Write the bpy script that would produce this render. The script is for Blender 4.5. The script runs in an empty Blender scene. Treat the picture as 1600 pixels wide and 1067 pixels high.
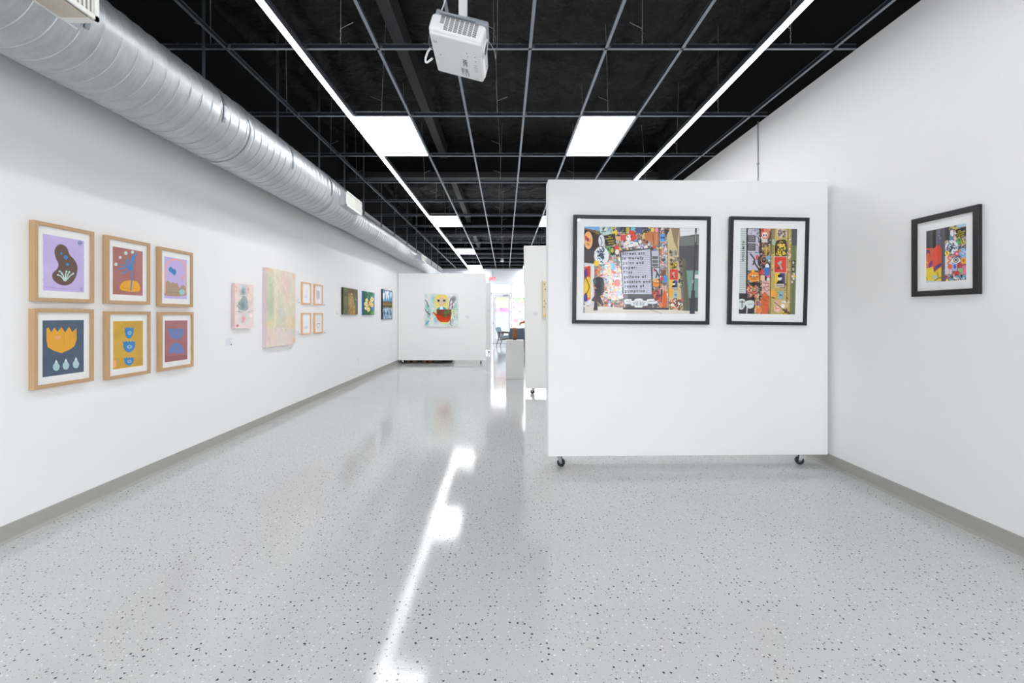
import bpy, bmesh, math, random
import numpy as np
from mathutils import Vector, Matrix
PI = math.pi
C = bpy.context.scene.collection
SC = bpy.context.scene
R = math.radians

# ------------------------------------------------------------------ materials
def lin(c):
    return tuple((v/255/12.92 if v/255 <= .04045 else ((v/255+.055)/1.055)**2.4) for v in c[:3])

def new_mat(name):
    m = bpy.data.materials.new(name); m.use_nodes = True
    nt = m.node_tree; b = nt.nodes['Principled BSDF']
    return m, nt, b

def pmat(name, rgb, rough=.5, metal=0., spec=.5, noise=0., nscale=20., bump=0., bscale=200., coat=0., emit=None, es=0.):
    m, nt, b = new_mat(name)
    c = lin(rgb)
    b.inputs['Base Color'].default_value = (*c, 1)
    b.inputs['Roughness'].default_value = rough
    b.inputs['Metallic'].default_value = metal
    b.inputs['Specular IOR Level'].default_value = spec
    b.inputs['Coat Weight'].default_value = coat
    tc = nt.nodes.new('ShaderNodeTexCoord')
    if noise:
        n = nt.nodes.new('ShaderNodeTexNoise'); n.inputs['Scale'].default_value = nscale; n.inputs['Detail'].default_value = 4
        nt.links.new(tc.outputs['Object'], n.inputs['Vector'])
        r = nt.nodes.new('ShaderNodeMix'); r.data_type = 'RGBA'
        r.inputs[6].default_value = (*[v*(1-noise) for v in c], 1)
        r.inputs[7].default_value = (*[min(1, v*(1+noise)) for v in c], 1)
        nt.links.new(n.outputs['Fac'], r.inputs[0]); nt.links.new(r.outputs[2], b.inputs['Base Color'])
    if bump:
        n = nt.nodes.new('ShaderNodeTexNoise'); n.inputs['Scale'].default_value = bscale; n.inputs['Detail'].default_value = 3
        nt.links.new(tc.outputs['Object'], n.inputs['Vector'])
        bp = nt.nodes.new('ShaderNodeBump'); bp.inputs['Strength'].default_value = bump; bp.inputs['Distance'].default_value = .01
        nt.links.new(n.outputs['Fac'], bp.inputs['Height']); nt.links.new(bp.outputs['Normal'], b.inputs['Normal'])
    if emit:
        b.inputs['Emission Color'].default_value = (*lin(emit), 1); b.inputs['Emission Strength'].default_value = es
    return m

M = {}
M['wall'] = pmat('wall_paint', (244, 244, 244), .75, noise=.012, nscale=1.5, bump=.05, bscale=90)
M['panel'] = pmat('panel_paint', (246, 246, 245), .6, noise=.01, nscale=2)
M['far'] = pmat('storefront_wall_paint', (236, 238, 243), .7)
M['plinth'] = pmat('plinth_paint', (232, 232, 230), .5)
M['base'] = pmat('vinyl_cove_base', (170, 169, 163), .45, noise=.04, nscale=30)
M['basetoe'] = pmat('vinyl_cove_toe', (190, 190, 185), .35)
M['black'] = pmat('black_rubber', (24, 24, 26), .5)
M['blackframe'] = pmat('black_frame', (32, 32, 34), .42, noise=.1, nscale=60, bump=.1, bscale=300)
M['mat'] = pmat('mat_board', (252, 252, 252), .9)
M['matwarm'] = pmat('mat_board_warm', (248, 248, 246), .9)
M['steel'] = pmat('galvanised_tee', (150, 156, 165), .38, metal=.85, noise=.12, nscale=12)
M['web'] = pmat('tee_web_shade', (66, 70, 77), .45, metal=.6)  # dark reflection on the webs, painted as a darker steel colour
M['wire'] = pmat('hanger_wire', (186, 188, 190), .4, metal=.4)
M['chrome'] = pmat('caster_steel', (190, 190, 192), .25, metal=1)
M['darkpaint'] = pmat('black_painted_steel', (54, 53, 56), .6, noise=.1, nscale=8)
M['blackpaint'] = pmat('black_plenum_paint', (19, 19, 20), .8, spec=.3, noise=.15, nscale=4)
M['whiteplastic'] = pmat('white_plastic', (238, 239, 241), .35)
M['greyplastic'] = pmat('grey_plastic', (232, 232, 232), .5, bump=.1, bscale=800)
M['mountgrey'] = pmat('mount_grey', (150, 156, 165), .4)
M['slit'] = pmat('dark_slit', (70, 72, 76), .7)
M['lens'] = pmat('lens_glass', (12, 14, 18), .05, coat=1)
M['ring'] = pmat('lens_ring', (90, 92, 96), .3, metal=.8)
M['print'] = pmat('grey_print', (120, 122, 126), .7)
M['cablegrey'] = pmat('grey_cable', (84, 86, 90), .5)
M['alu'] = pmat('white_aluminium', (225, 229, 238), .4)
M['alugrey'] = pmat('grey_hardware', (165, 168, 180), .4)
M['grille'] = pmat('register_white', (232, 232, 228), .5)
M['underside'] = pmat('register_underside', (196, 186, 172), .5, noise=.2, nscale=9)
M['grillegap'] = pmat('register_gap', (150, 148, 140), .7)
M['pinkedge'] = pmat('pink_canvas_edge', (228, 208, 214), .8)
M['pinkedge2'] = pmat('rose_canvas_edge', (226, 198, 196), .8, noise=.05, nscale=20)
M['darkedge'] = pmat('dark_canvas_edge', (48, 48, 38), .7, noise=.2, nscale=6)
M['blueedge'] = pmat('blue_canvas_edge', (38, 120, 178), .7)
M['whiteedge'] = pmat('white_canvas_edge', (232, 232, 232), .8)
M['beigeedge'] = pmat('beige_panel_edge', (222, 208, 180), .7)
M['chairfabric'] = pmat('grey_blue_fabric', (92, 104, 118), .95, bump=.3, bscale=400)
M['chairlight'] = pmat('pale_blue_fabric', (150, 163, 180), .95, bump=.3, bscale=400)
M['walnut'] = pmat('walnut', (82, 50, 42), .45, noise=.2, nscale=15)
M['sculpt'] = pmat('carved_wood', (158, 98, 66), .45, noise=.15, nscale=18)
M['tape'] = pmat('paper_card', (240, 240, 244), .8)
M['dot'] = pmat('dark_dot', (60, 62, 70), .5)
M['crate'] = pmat('black_crate', (20, 20, 20), .5)
M['brownbox'] = pmat('brown_box', (120, 88, 70), .8, noise=.15, nscale=10)
M['greybox'] = pmat('dark_grey_box', (72, 68, 66), .7)
M['text'] = pmat('dark_ink', (38, 36, 40), .7)
M['yellowink'] = pmat('yellow_ink', (232, 205, 70), .7)
M['blackink'] = pmat('black_ink', (30, 30, 32), .7)
M['redvinyl'] = pmat('red_vinyl', (226, 110, 120), .6)
M['greyink'] = pmat('grey_ink', (205, 205, 212), .7)
M['outlet'] = pmat('outlet_plate', (240, 240, 242), .4)
M['ground'] = pmat('pavement', (200, 198, 195), .9, noise=.06, nscale=2)

def emis(name, col, s):
    m, nt, b = new_mat(name)
    b.inputs['Base Color'].default_value = (.8, .8, .8, 1)
    b.inputs['Emission Color'].default_value = (*lin(col), 1); b.inputs['Emission Strength'].default_value = s
    return m
LIN_S, PAN_S, WORLD_S = 19.0, 9.5, 5.4
M['led'] = emis('led_strip', (251, 251, 253), LIN_S)
M['panelled'] = emis('led_panel', (251, 251, 253), PAN_S)
M['exitred'] = pmat('exit_red', (210, 40, 50), .5, emit=(255, 50, 60), es=.55)

def glass(name, tint=(255, 255, 255), rough=.02, ior=1.45, gain=1.0):
    m = bpy.data.materials.new(name); m.use_nodes = True; nt = m.node_tree
    for n in list(nt.nodes): nt.nodes.remove(n)
    o = nt.nodes.new('ShaderNodeOutputMaterial'); mx = nt.nodes.new('ShaderNodeMixShader')
    t = nt.nodes.new('ShaderNodeBsdfTransparent'); t.inputs['Color'].default_value = (*lin(tint), 1)
    g = nt.nodes.new('ShaderNodeBsdfGlossy'); g.inputs['Roughness'].default_value = rough
    ge = nt.nodes.new('ShaderNodeNewGeometry'); dp = nt.nodes.new('ShaderNodeVectorMath'); dp.operation = 'DOT_PRODUCT'
    nt.links.new(ge.outputs['Normal'], dp.inputs[0]); nt.links.new(ge.outputs['Incoming'], dp.inputs[1])
    def mth(op, a, b=None):
        n = nt.nodes.new('ShaderNodeMath'); n.operation = op
        for k, v in enumerate((a, b)):
            if v is None: continue
            if isinstance(v, (int, float)): n.inputs[k].default_value = v
            else: nt.links.new(v, n.inputs[k])
        return n.outputs[0]
    f0 = ((ior-1)/(ior+1))**2*gain
    sch = mth('ADD', mth('MULTIPLY', mth('POWER', mth('SUBTRACT', 1.0, mth('ABSOLUTE', dp.outputs['Value'])), 5.0), 1-f0), f0)
    nt.links.new(sch, mx.inputs[0])
    nt.links.new(t.outputs[0], mx.inputs[1]); nt.links.new(g.outputs[0], mx.inputs[2]); nt.links.new(mx.outputs[0], o.inputs[0])
    return m
M['acrylic'] = glass('acrylic_glazing', rough=.02, ior=1.48, gain=1.0)
M['glass'] = glass('window_glass', (248, 252, 255))

def art_mat(name, rough=.75, translucent=False):
    m, nt, b = new_mat(name)
    a = nt.nodes.new('ShaderNodeAttribute'); a.attribute_name = 'pigment'; a.attribute_type = 'GEOMETRY'
    b.inputs['Roughness'].default_value = rough; b.inputs['Specular IOR Level'].default_value = .2
    nt.links.new(a.outputs['Color'], b.inputs['Base Color'])
    if translucent:
        t = nt.nodes.new('ShaderNodeBsdfTranslucent'); nt.links.new(a.outputs['Color'], t.inputs['Color'])
        mx = nt.nodes.new('ShaderNodeMixShader'); mx.inputs[0].default_value = .85
        o = [n for n in nt.nodes if n.type == 'OUTPUT_MATERIAL'][0]
        nt.links.new(b.outputs[0], mx.inputs[1]); nt.links.new(t.outputs[0], mx.inputs[2]); nt.links.new(mx.outputs[0], o.inputs[0])
    return m
M['art'] = art_mat('artwork_pigment')
M['winart'] = art_mat('window_paint', translucent=True)

def wood_mat(name, c1, c2, scale=3., rough=.5, axis='Z'):
    m, nt, b = new_mat(name)
    tc = nt.nodes.new('ShaderNodeTexCoord'); mp = nt.nodes.new('ShaderNodeMapping')
    s = {'Z': (40, 40, 2.5), 'Y': (40, 2, 40), 'X': (2, 40, 40)}[axis]
    mp.inputs['Scale'].default_value = s
    n = nt.nodes.new('ShaderNodeTexNoise'); n.inputs['Scale'].default_value = scale; n.inputs['Detail'].default_value = 5
    r = nt.nodes.new('ShaderNodeMix'); r.data_type = 'RGBA'
    r.inputs[6].default_value = (*lin(c1), 1); r.inputs[7].default_value = (*lin(c2), 1)
    nt.links.new(tc.outputs['Object'], mp.inputs[0]); nt.links.new(mp.outputs[0], n.inputs['Vector'])
    nt.links.new(n.outputs['Fac'], r.inputs[0]); nt.links.new(r.outputs[2], b.inputs['Base Color'])
    b.inputs['Roughness'].default_value = rough
    return m
M['oak'] = wood_mat('oak_frame', (184, 146, 104), (206, 174, 134))
M['maple'] = wood_mat('maple_frame', (222, 172, 128), (238, 198, 156))
M['lamwood'] = wood_mat('laminated_wood', (112, 62, 36), (176, 116, 74), scale=1.2, axis='Y')

def floor_mat():
    m, nt, b = new_mat('epoxy_chip_floor'); N = nt.nodes; L = nt.links
    tc = N.new('ShaderNodeTexCoord')
    wob = N.new('ShaderNodeTexNoise'); wob.inputs['Scale'].default_value = 160; wob.inputs['Detail'].default_value = 1
    L.new(tc.outputs['Object'], wob.inputs['Vector'])
    vm = N.new('ShaderNodeVectorMath'); vm.operation = 'MULTIPLY_ADD'
    vm.inputs[1].default_value = (.008, .008, 0); L.new(wob.outputs['Color'], vm.inputs[0]); L.new(tc.outputs['Object'], vm.inputs[2])
    base = N.new('ShaderNodeTexNoise'); base.inputs['Scale'].default_value = .9; base.inputs['Detail'].default_value = 3
    L.new(tc.outputs['Object'], base.inputs['Vector'])
    bm_ = N.new('ShaderNodeMix'); bm_.data_type = 'RGBA'
    bm_.inputs[6].default_value = (*lin((199, 201, 201)), 1); bm_.inputs[7].default_value = (*lin((207, 208, 208)), 1)
    L.new(base.outputs['Fac'], bm_.inputs[0]); cur = bm_.outputs[2]
    for scale, rad, prob, col, off in ((34, .17, .5, (58, 62, 78), 0), (47, .15, .32, (110, 100, 100), 3.3), (40, .16, .42, (236, 238, 240), 7.7), (90, .17, .3, (120, 124, 134), 1.7)):
        v = N.new('ShaderNodeTexVoronoi'); v.voronoi_dimensions = '2D'; v.inputs['Scale'].default_value = scale
        ad = N.new('ShaderNodeVectorMath'); ad.inputs[1].default_value = (off, off*1.7, 0)
        L.new(vm.outputs[0], ad.inputs[0]); L.new(ad.outputs[0], v.inputs['Vector'])
        sp = N.new('ShaderNodeSeparateColor'); L.new(v.outputs['Color'], sp.inputs[0])
        # radius grows with one random channel, presence by another
        rr = N.new('ShaderNodeMath'); rr.operation = 'MULTIPLY'; rr.inputs[1].default_value = rad; L.new(sp.outputs[0], rr.inputs[0])
        lt = N.new('ShaderNodeMath'); lt.operation = 'LESS_THAN'; L.new(v.outputs['Distance'], lt.inputs[0]); L.new(rr.outputs[0], lt.inputs[1])
        pr = N.new('ShaderNodeMath'); pr.operation = 'LESS_THAN'; L.new(sp.outputs[1], pr.inputs[0]); pr.inputs[1].default_value = prob
        mu = N.new('ShaderNodeMath'); mu.operation = 'MULTIPLY'; L.new(lt.outputs[0], mu.inputs[0]); L.new(pr.outputs[0], mu.inputs[1])
        mx = N.new('ShaderNodeMix'); mx.data_type = 'RGBA'; L.new(mu.outputs[0], mx.inputs[0]); L.new(cur, mx.inputs[6])
        mx.inputs[7].default_value = (*lin(col), 1); cur = mx.outputs[2]
    L.new(cur, b.inputs['Base Color'])
    b.inputs['Specular IOR Level'].default_value = .42
    # gentle rolling of the resin coat
    bn = N.new('ShaderNodeTexNoise'); bn.inputs['Scale'].default_value = 5; bn.inputs['Detail'].default_value = 3
    L.new(tc.outputs['Object'], bn.inputs['Vector'])
    bp = N.new('ShaderNodeBump'); bp.inputs['Strength'].default_value = .06; bp.inputs['Distance'].default_value = .012
    L.new(bn.outputs['Fac'], bp.inputs['Height'])
    on = N.new('ShaderNodeTexNoise'); on.inputs['Scale'].default_value = 130; on.inputs['Detail'].default_value = 2
    L.new(tc.outputs['Object'], on.inputs['Vector'])
    bq = N.new('ShaderNodeBump'); bq.inputs['Strength'].default_value = .09; bq.inputs['Distance'].default_value = .002
    L.new(on.outputs['Fac'], bq.inputs['Height']); L.new(bp.outputs[0], bq.inputs['Normal']); L.new(bq.outputs[0], b.inputs['Normal'])
    rn = N.new('ShaderNodeMapRange'); rn.inputs['To Min'].default_value = .055; rn.inputs['To Max'].default_value = .085
    L.new(base.outputs['Fac'], rn.inputs[0]); L.new(rn.outputs[0], b.inputs['Roughness'])
    return m
M['floor'] = floor_mat()

def duct_mat():
    m, nt, b = new_mat('galvanised_duct'); N = nt.nodes; L = nt.links
    tc = N.new('ShaderNodeTexCoord'); mp = N.new('ShaderNodeMapping'); mp.inputs['Scale'].default_value = (2.5, 9, 2.5)
    L.new(tc.outputs['Object'], mp.inputs[0])
    n = N.new('ShaderNodeTexNoise'); n.inputs['Scale'].default_value = 2.5; n.inputs['Detail'].default_value = 8; n.inputs['Roughness'].default_value = .7
    L.new(mp.outputs[0], n.inputs['Vector'])
    cr = N.new('ShaderNodeMix'); cr.data_type = 'RGBA'
    cr.inputs[6].default_value = (*lin((152, 158, 162)), 1); cr.inputs[7].default_value = (*lin((218, 222, 225)), 1)
    L.new(n.outputs['Fac'], cr.inputs[0]); L.new(cr.outputs[2], b.inputs['Base Color'])
    b.inputs['Metallic'].default_value = .82
    r = N.new('ShaderNodeMapRange'); r.inputs['To Min'].default_value = .26; r.inputs['To Max'].default_value = .58
    L.new(n.outputs['Fac'], r.inputs[0]); L.new(r.outputs[0], b.inputs['Roughness'])
    n2 = N.new('ShaderNodeTexNoise'); n2.inputs['Scale'].default_value = 7; L.new(tc.outputs['Object'], n2.inputs['Vector'])
    bp = N.new('ShaderNodeBump'); bp.inputs['Strength'].default_value = .15; bp.inputs['Distance'].default_value = .02
    L.new(n2.outputs['Fac'], bp.inputs['Height']); L.new(bp.outputs[0], b.inputs['Normal'])
    return m
M['duct'] = duct_mat()
M['seam'] = pmat('duct_seam', (104, 108, 112), .5, metal=.6, noise=.3, nscale=6)
M['roof'] = pmat('black_insulation_foil', (24, 23, 25), .7, spec=.35, noise=.4, nscale=3, bump=1.0, bscale=3.5)
for _n in M['roof'].node_tree.nodes:
    if _n.type == 'BUMP': _n.inputs['Distance'].default_value = .12

# ------------------------------------------------------------------ mesh helpers
def mobj(name, me, mat, parent=None, smooth=False):
    o = bpy.data.objects.new(name, me)
    if isinstance(mat, (list, tuple)):
        for x in mat: me.materials.append(x)
    elif mat: me.materials.append(mat)
    if smooth:
        me.polygons.foreach_set('use_smooth', [True]*len(me.polygons))
    C.objects.link(o)
    if parent: o.parent = parent
    return o

def obj(name, bm, mat, parent=None, smooth=False, auto=None):
    me = bpy.data.meshes.new(name)
    bmesh.ops.recalc_face_normals(bm, faces=bm.faces)
    bm.to_mesh(me); bm.free()
    o = mobj(name, me, mat, parent, smooth)
    if auto:
        me.polygons.foreach_set('use_smooth', [True]*len(me.polygons))
        me.set_sharp_from_angle(angle=R(auto))
    return o

def tag(o, label, cat, group=None, kind=None):
    o['label'] = label; o['category'] = cat
    if group: o['group'] = group
    if kind: o['kind'] = kind
    return o

def thing(name, label, cat, loc=(0, 0, 0), rot=(0, 0, 0), group=None):
    o = bpy.data.objects.new(name, None); C.objects.link(o)
    o.empty_display_size = .1; o.location = loc; o.rotation_euler = rot
    return tag(o, label, cat, group)

def struct(name, bm, mat):
    o = obj(name, bm, mat); o['kind'] = 'structure'; return o

def B(): return bmesh.new()

def box(bm, c, s, bevel=0, seg=2, mat=0, rot=None):
    r = bmesh.ops.create_cube(bm, size=1)
    vs = r['verts']
    bmesh.ops.scale(bm, vec=s, verts=vs)
    if bevel:
        es = list({e for v in vs for e in v.link_edges})
        rb = bmesh.ops.bevel(bm, geom=es, offset=bevel, segments=seg, profile=.5, affect='EDGES')
        vs = list({v for f in rb['faces'] for v in f.verts} | {v for v in vs if v.is_valid})
    if rot is not None: bmesh.ops.rotate(bm, cent=(0, 0, 0), matrix=rot, verts=vs)
    bmesh.ops.translate(bm, vec=c, verts=vs)
    if mat:
        for f in {f for v in vs for f in v.link_faces}: f.material_index = mat
    return vs

def bx(bm, x0, x1, y0, y1, z0, z1, bevel=0, seg=2, mat=0):
    return box(bm, ((x0+x1)/2, (y0+y1)/2, (z0+z1)/2), (abs(x1-x0), abs(y1-y0), abs(z1-z0)), bevel, seg, mat)

def cyl(bm, p0, p1, r0, r1=None, seg=16, mat=0):
    r1 = r0 if r1 is None else r1
    p0 = Vector(p0); p1 = Vector(p1); d = p1-p0
    q = d.to_track_quat('Z', 'Y').to_matrix().to_4x4()
    mt = Matrix.Translation((p0+p1)/2) @ q
    r = bmesh.ops.create_cone(bm, cap_ends=True, segments=seg, radius1=r0, radius2=r1, depth=d.length, matrix=mt)
    if mat:
        for f in {f for v in r['verts'] for f in v.link_faces}: f.material_index = mat
    return r['verts']

def tube(bm, pts, r, seg=8, smooth_n=0):
    pts = [Vector(p) for p in pts]
    if smooth_n: pts = spline(pts, smooth_n, False)
    rings = []; up = None
    for i, p in enumerate(pts):
        t = (pts[min(i+1, len(pts)-1)]-pts[max(i-1, 0)]).normalized()
        if up is None:
            up = t.orthogonal().normalized()
        else:
            up = (up-t*up.dot(t)).normalized()
        s = t.cross(up)
        rr = r(i/(len(pts)-1)) if callable(r) else r
        rings.append([bm.verts.new(p+(up*math.cos(2*PI*k/seg)+s*math.sin(2*PI*k/seg))*rr) for k in range(seg)])
    for a, b in zip(rings, rings[1:]):
        for k in range(seg):
            bm.faces.new((a[k], a[(k+1) % seg], b[(k+1) % seg], b[k]))
    bm.faces.new(rings[0][::-1]); bm.faces.new(rings[-1])

def spline(pts, n=6, closed=True):
    P = [np.array(p, float) for p in pts]; out = []; m = len(P)
    rng = range(m) if closed else range(m-1)
    for i in rng:
        g = (lambda k: P[k % m]) if closed else (lambda k: P[min(max(k, 0), m-1)])
        p0, p1, p2, p3 = g(i-1), g(i), g(i+1), g(i+2)
        for k in range(n):
            t = k/n
            out.append(.5*((2*p1)+(-p0+p2)*t+(2*p0-5*p1+4*p2-p3)*t*t+(-p0+3*p1-3*p2+p3)*t**3))
    if not closed: out.append(P[-1])
    return [Vector(o) for o in out] if len(pts[0]) == 3 else out

def text_mesh(body, size, extrude=0.0, align='LEFT', spacing=1.0, bold=0.0):
    cu = bpy.data.curves.new('t', 'FONT'); cu.body = body; cu.size = size; cu.align_x = align; cu.extrude = extrude
    cu.space_character = spacing; cu.offset = bold; cu.resolution_u = 3
    o = bpy.data.objects.new('t', cu); C.objects.link(o)
    dg = bpy.context.evaluated_depsgraph_get(); dg.update()
    me = bpy.data.meshes.new_from_object(o.evaluated_get(dg))
    bpy.data.objects.remove(o); bpy.data.curves.remove(cu)
    return me

# ------------------------------------------------------------------ raster artworks (each becomes pigment on a fine canvas mesh)
class Art:
    """view-space drawing: x0..x1 across, top/bottom edges given at left and right, sh = x drift from top to bottom"""
    def __init__(s, W, H, x0, x1, tl, tr, bl, br, bg, sh=0., seed=1):
        s.W, s.H = W*2, H*2; s.a = np.zeros((s.H, s.W, 3)); s.a[:] = np.array(bg)/255.
        s.x0, s.x1, s.tl, s.tr, s.bl, s.br, s.sh = x0, x1, tl, tr, bl, br, sh
        s.r = np.random.RandomState(seed)
        s.Y, s.X = np.mgrid[0:s.H, 0:s.W].astype(float)
        s.k = s.W/(x1-x0)
    def m(s, p):
        x, y = p
        v = (y-(s.tl+s.tr)/2)/((s.bl+s.br)/2-(s.tl+s.tr)/2)
        u = (x-s.x0+s.sh*v)/(s.x1-s.x0)
        t = s.tl+(s.tr-s.tl)*u; b = s.bl+(s.br-s.bl)*u
        return (u*s.W, (y-t)/(b-t)*s.H)
    def blend(s, mask, col, al=1.):
        mk = (mask*al)[..., None]
        return mk
    def _put(s, y0, y1, x0, x1, mask, col, al):
        sub = s.a[y0:y1, x0:x1]
        mk = (mask*al)[..., None]
        s.a[y0:y1, x0:x1] = sub*(1-mk)+np.array(col[:3])/255.*mk
    def poly(s, pts, col, al=1., raw=False):
        P = np.array([p if raw else s.m(p) for p in pts])
        x0 = max(int(P[:, 0].min())-1, 0); x1 = min(int(P[:, 0].max())+2, s.W)
        y0 = max(int(P[:, 1].min())-1, 0); y1 = min(int(P[:, 1].max())+2, s.H)
        if x1 <= x0 or y1 <= y0: return
        X = s.X[y0:y1, x0:x1]+.5; Y = s.Y[y0:y1, x0:x1]+.5
        ins = np.zeros(X.shape, bool); n = len(P)
        for i in range(n):
            ax, ay = P[i]; bx_, by = P[(i+1) % n]
            if ay == by: continue
            c = ((ay > Y) != (by > Y)) & (X < (bx_-ax)*(Y-ay)/(by-ay)+ax)
            ins ^= c
        s._put(y0, y1, x0, x1, ins.astype(float), col, al)
    def blob(s, pts, col, al=1., n=6):
        s.poly([tuple(p) for p in spline(pts, n)], col, al)
    def rect(s, x0, y0, x1, y1, col, al=1.): s.poly([(x0, y0), (x1, y0), (x1, y1), (x0, y1)], col, al)
    def ell(s, cx, cy, rx, ry, col, al=1., rot=0., n=28):
        c, d = math.cos(rot), math.sin(rot)
        s.poly([(cx+rx*math.cos(t)*c-ry*math.sin(t)*d, cy+rx*math.cos(t)*d+ry*math.sin(t)*c) for t in np.linspace(0, 2*PI, n, endpoint=False)], col, al)
    def line(s, pts, w, col, al=1., sm=0):
        if sm: pts = [tuple(p) for p in spline(pts, sm, False)]
        for a, b in zip(pts, pts[1:]):
            a = np.array(a, float); b = np.array(b, float); d = b-a; L = math.hypot(*d)
            if L < 1e-6: continue
            t = d/L; n = np.array([-t[1], t[0]])*w/2; e = t*w*.25
            s.poly([a-e+n, b+e+n, b+e-n, a-e-n], col, al)
    def soft(s, cx, cy, rx, ry, col, al=.6):
        x, y = s.m((cx, cy)); kx = s.k*rx; ky = abs(s.m((cx, cy+ry))[1]-y)
        x0 = max(int(x-2.5*kx), 0); x1 = min(int(x+2.5*kx)+1, s.W); y0 = max(int(y-2.5*ky), 0); y1 = min(int(y+2.5*ky)+1, s.H)
        if x1 <= x0 or y1 <= y0: return
        g = np.exp(-(((s.X[y0:y1, x0:x1]-x)/kx)**2+((s.Y[y0:y1, x0:x1]-y)/ky)**2))
        s._put(y0, y1, x0, x1, g, col, al)
    def collage(s, x0, y0, x1, y1, n, sz, pal, al=1.):
        r = s.r
        for _ in range(n):
            cx = r.uniform(x0, x1); cy = r.uniform(y0, y1); w = r.uniform(*sz); h = r.uniform(*sz); a = r.uniform(-.5, .5)
            col = pal[r.randint(len(pal))]; k = r.randint(5)
            if k < 2:
                c, d = math.cos(a), math.sin(a)
                s.poly([(cx+(px*c-py*d)*w, cy+(px*d+py*c)*h) for px, py in ((-1, -1), (1, -1), (1, 1), (-1, 1))], col, al)
                c2 = pal[r.randint(len(pal))]
                s.ell(cx, cy, w*.55, h*.55, c2, al)
            elif k == 2:
                s.ell(cx, cy, w, h, col, al, a); s.ell(cx+w*.2, cy-h*.1, w*.4, h*.3, pal[r.randint(len(pal))], al)
            elif k == 3:
                pts = [(cx+w*1.3*math.cos(t)*r.uniform(.5, 1.1), cy+h*1.3*math.sin(t)*r.uniform(.5, 1.1)) for t in np.linspace(0, 2*PI, 9)[:-1]]
                s.blob(pts, col, al, 3)
            else:
                p = [(cx+r.uniform(-1.5, 1.5)*w, cy+r.uniform(-1.5, 1.5)*h) for _ in range(4)]
                s.line(p, max(2, w*.3), col, al, sm=4)
    def grain(s, amt=.03, scale=1):
        s.a = np.clip(s.a+s.r.normal(0, amt, (s.H, s.W, 1)), 0, 1)
    def washes(s, n, rx, ry, pal, al):
        for _ in range(n):
            s.soft(s.r.uniform(s.x0, s.x1), s.r.uniform(min(s.tl, s.tr), max(s.bl, s.br)), s.r.uniform(*rx), s.r.uniform(*ry), pal[s.r.randint(len(pal))], s.r.uniform(*al))
    def dabs(s, n, w, ln, jit=.06, ang=None, al=.7):
        r = s.r; y0, y1 = min(s.tl, s.tr), max(s.bl, s.br)
        for _ in range(n):
            x, y = r.uniform(s.x0, s.x1), r.uniform(y0, y1); X, Y = s.m((x, y)); X, Y = int(X), int(Y)
            if not (0 <= X < s.W and 0 <= Y < s.H): continue
            c = np.clip(s.a[Y, X]+r.normal(0, jit)+r.normal(0, jit*.4, 3), 0, 1)*255
            t = r.uniform(0, PI) if ang is None else ang+r.normal(0, .35); L = r.uniform(*ln)
            s.line([(x, y), (x+L*.5*math.cos(t)+r.normal(0, w), y+L*.5*math.sin(t)), (x+L*math.cos(t), y+L*math.sin(t))], r.uniform(.5, 1)*w, c, al, sm=3)
    def haze(s, k=.9, o=.07): s.a = s.a*k+o  # reflection veil of the glazing painted into the print colours
    def done(s):
        a = np.clip(s.a, 0, 1)
        return a.reshape(s.H//2, 2, s.W//2, 2, 3).mean((1, 3))

def art_mesh(img, x0, x1, z0, z1, y, boost=1.04):
    """grid in the local XZ plane at depth y, facing -Y"""
    H, W, _ = img.shape
    me = bpy.data.meshes.new('artwork')
    xs = np.linspace(x0, x1, W); zs = np.linspace(z1, z0, H)
    co = np.zeros((H, W, 3)); co[..., 0] = xs[None]; co[..., 1] = y; co[..., 2] = zs[:, None]
    i = np.arange((H-1)*(W-1)); r = i//(W-1); c = i % (W-1); a = r*W+c
    f = np.stack([a, a+W, a+W+1, a+1], 1)
    me.vertices.add(H*W); me.vertices.foreach_set('co', co.ravel())
    n = len(f); me.loops.add(n*4); me.loops.foreach_set('vertex_index', f.ravel().astype(np.int32))
    me.polygons.add(n); me.polygons.foreach_set('loop_start', (np.arange(n)*4).astype(np.int32))
    me.update(calc_edges=True)
    at = me.color_attributes.new('pigment', 'BYTE_COLOR', 'POINT')
    li = np.where(img <= .04045, img/12.92, ((img+.055)/1.055)**2.4)*boost
    rgba = np.ones((H*W, 4)); rgba[:, :3] = np.clip(li, 0, 1).reshape(-1, 3)
    at.data.foreach_set('color', rgba.ravel())
    return me

# ------------------------------------------------------------------ camera and measured frame
F = 704.; CX, CY = 789., 492.; HC = 1.311; GZ = HC+2.133
XL, XR = -2.879, 2.82; YF, YB = 20.8, -6.0
cam = bpy.data.cameras.new('camera'); co = bpy.data.objects.new('camera', cam); C.objects.link(co)
co.location = (0, 0, HC); co.rotation_euler = (R(90), 0, 0)
cam.sensor_width = 36; cam.lens = F/1600*36; cam.shift_x = (800-CX)/1600; cam.shift_y = -(533.5-CY)/1600
cam.clip_start = .05; cam.clip_end = 300
SC.camera = co

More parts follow.
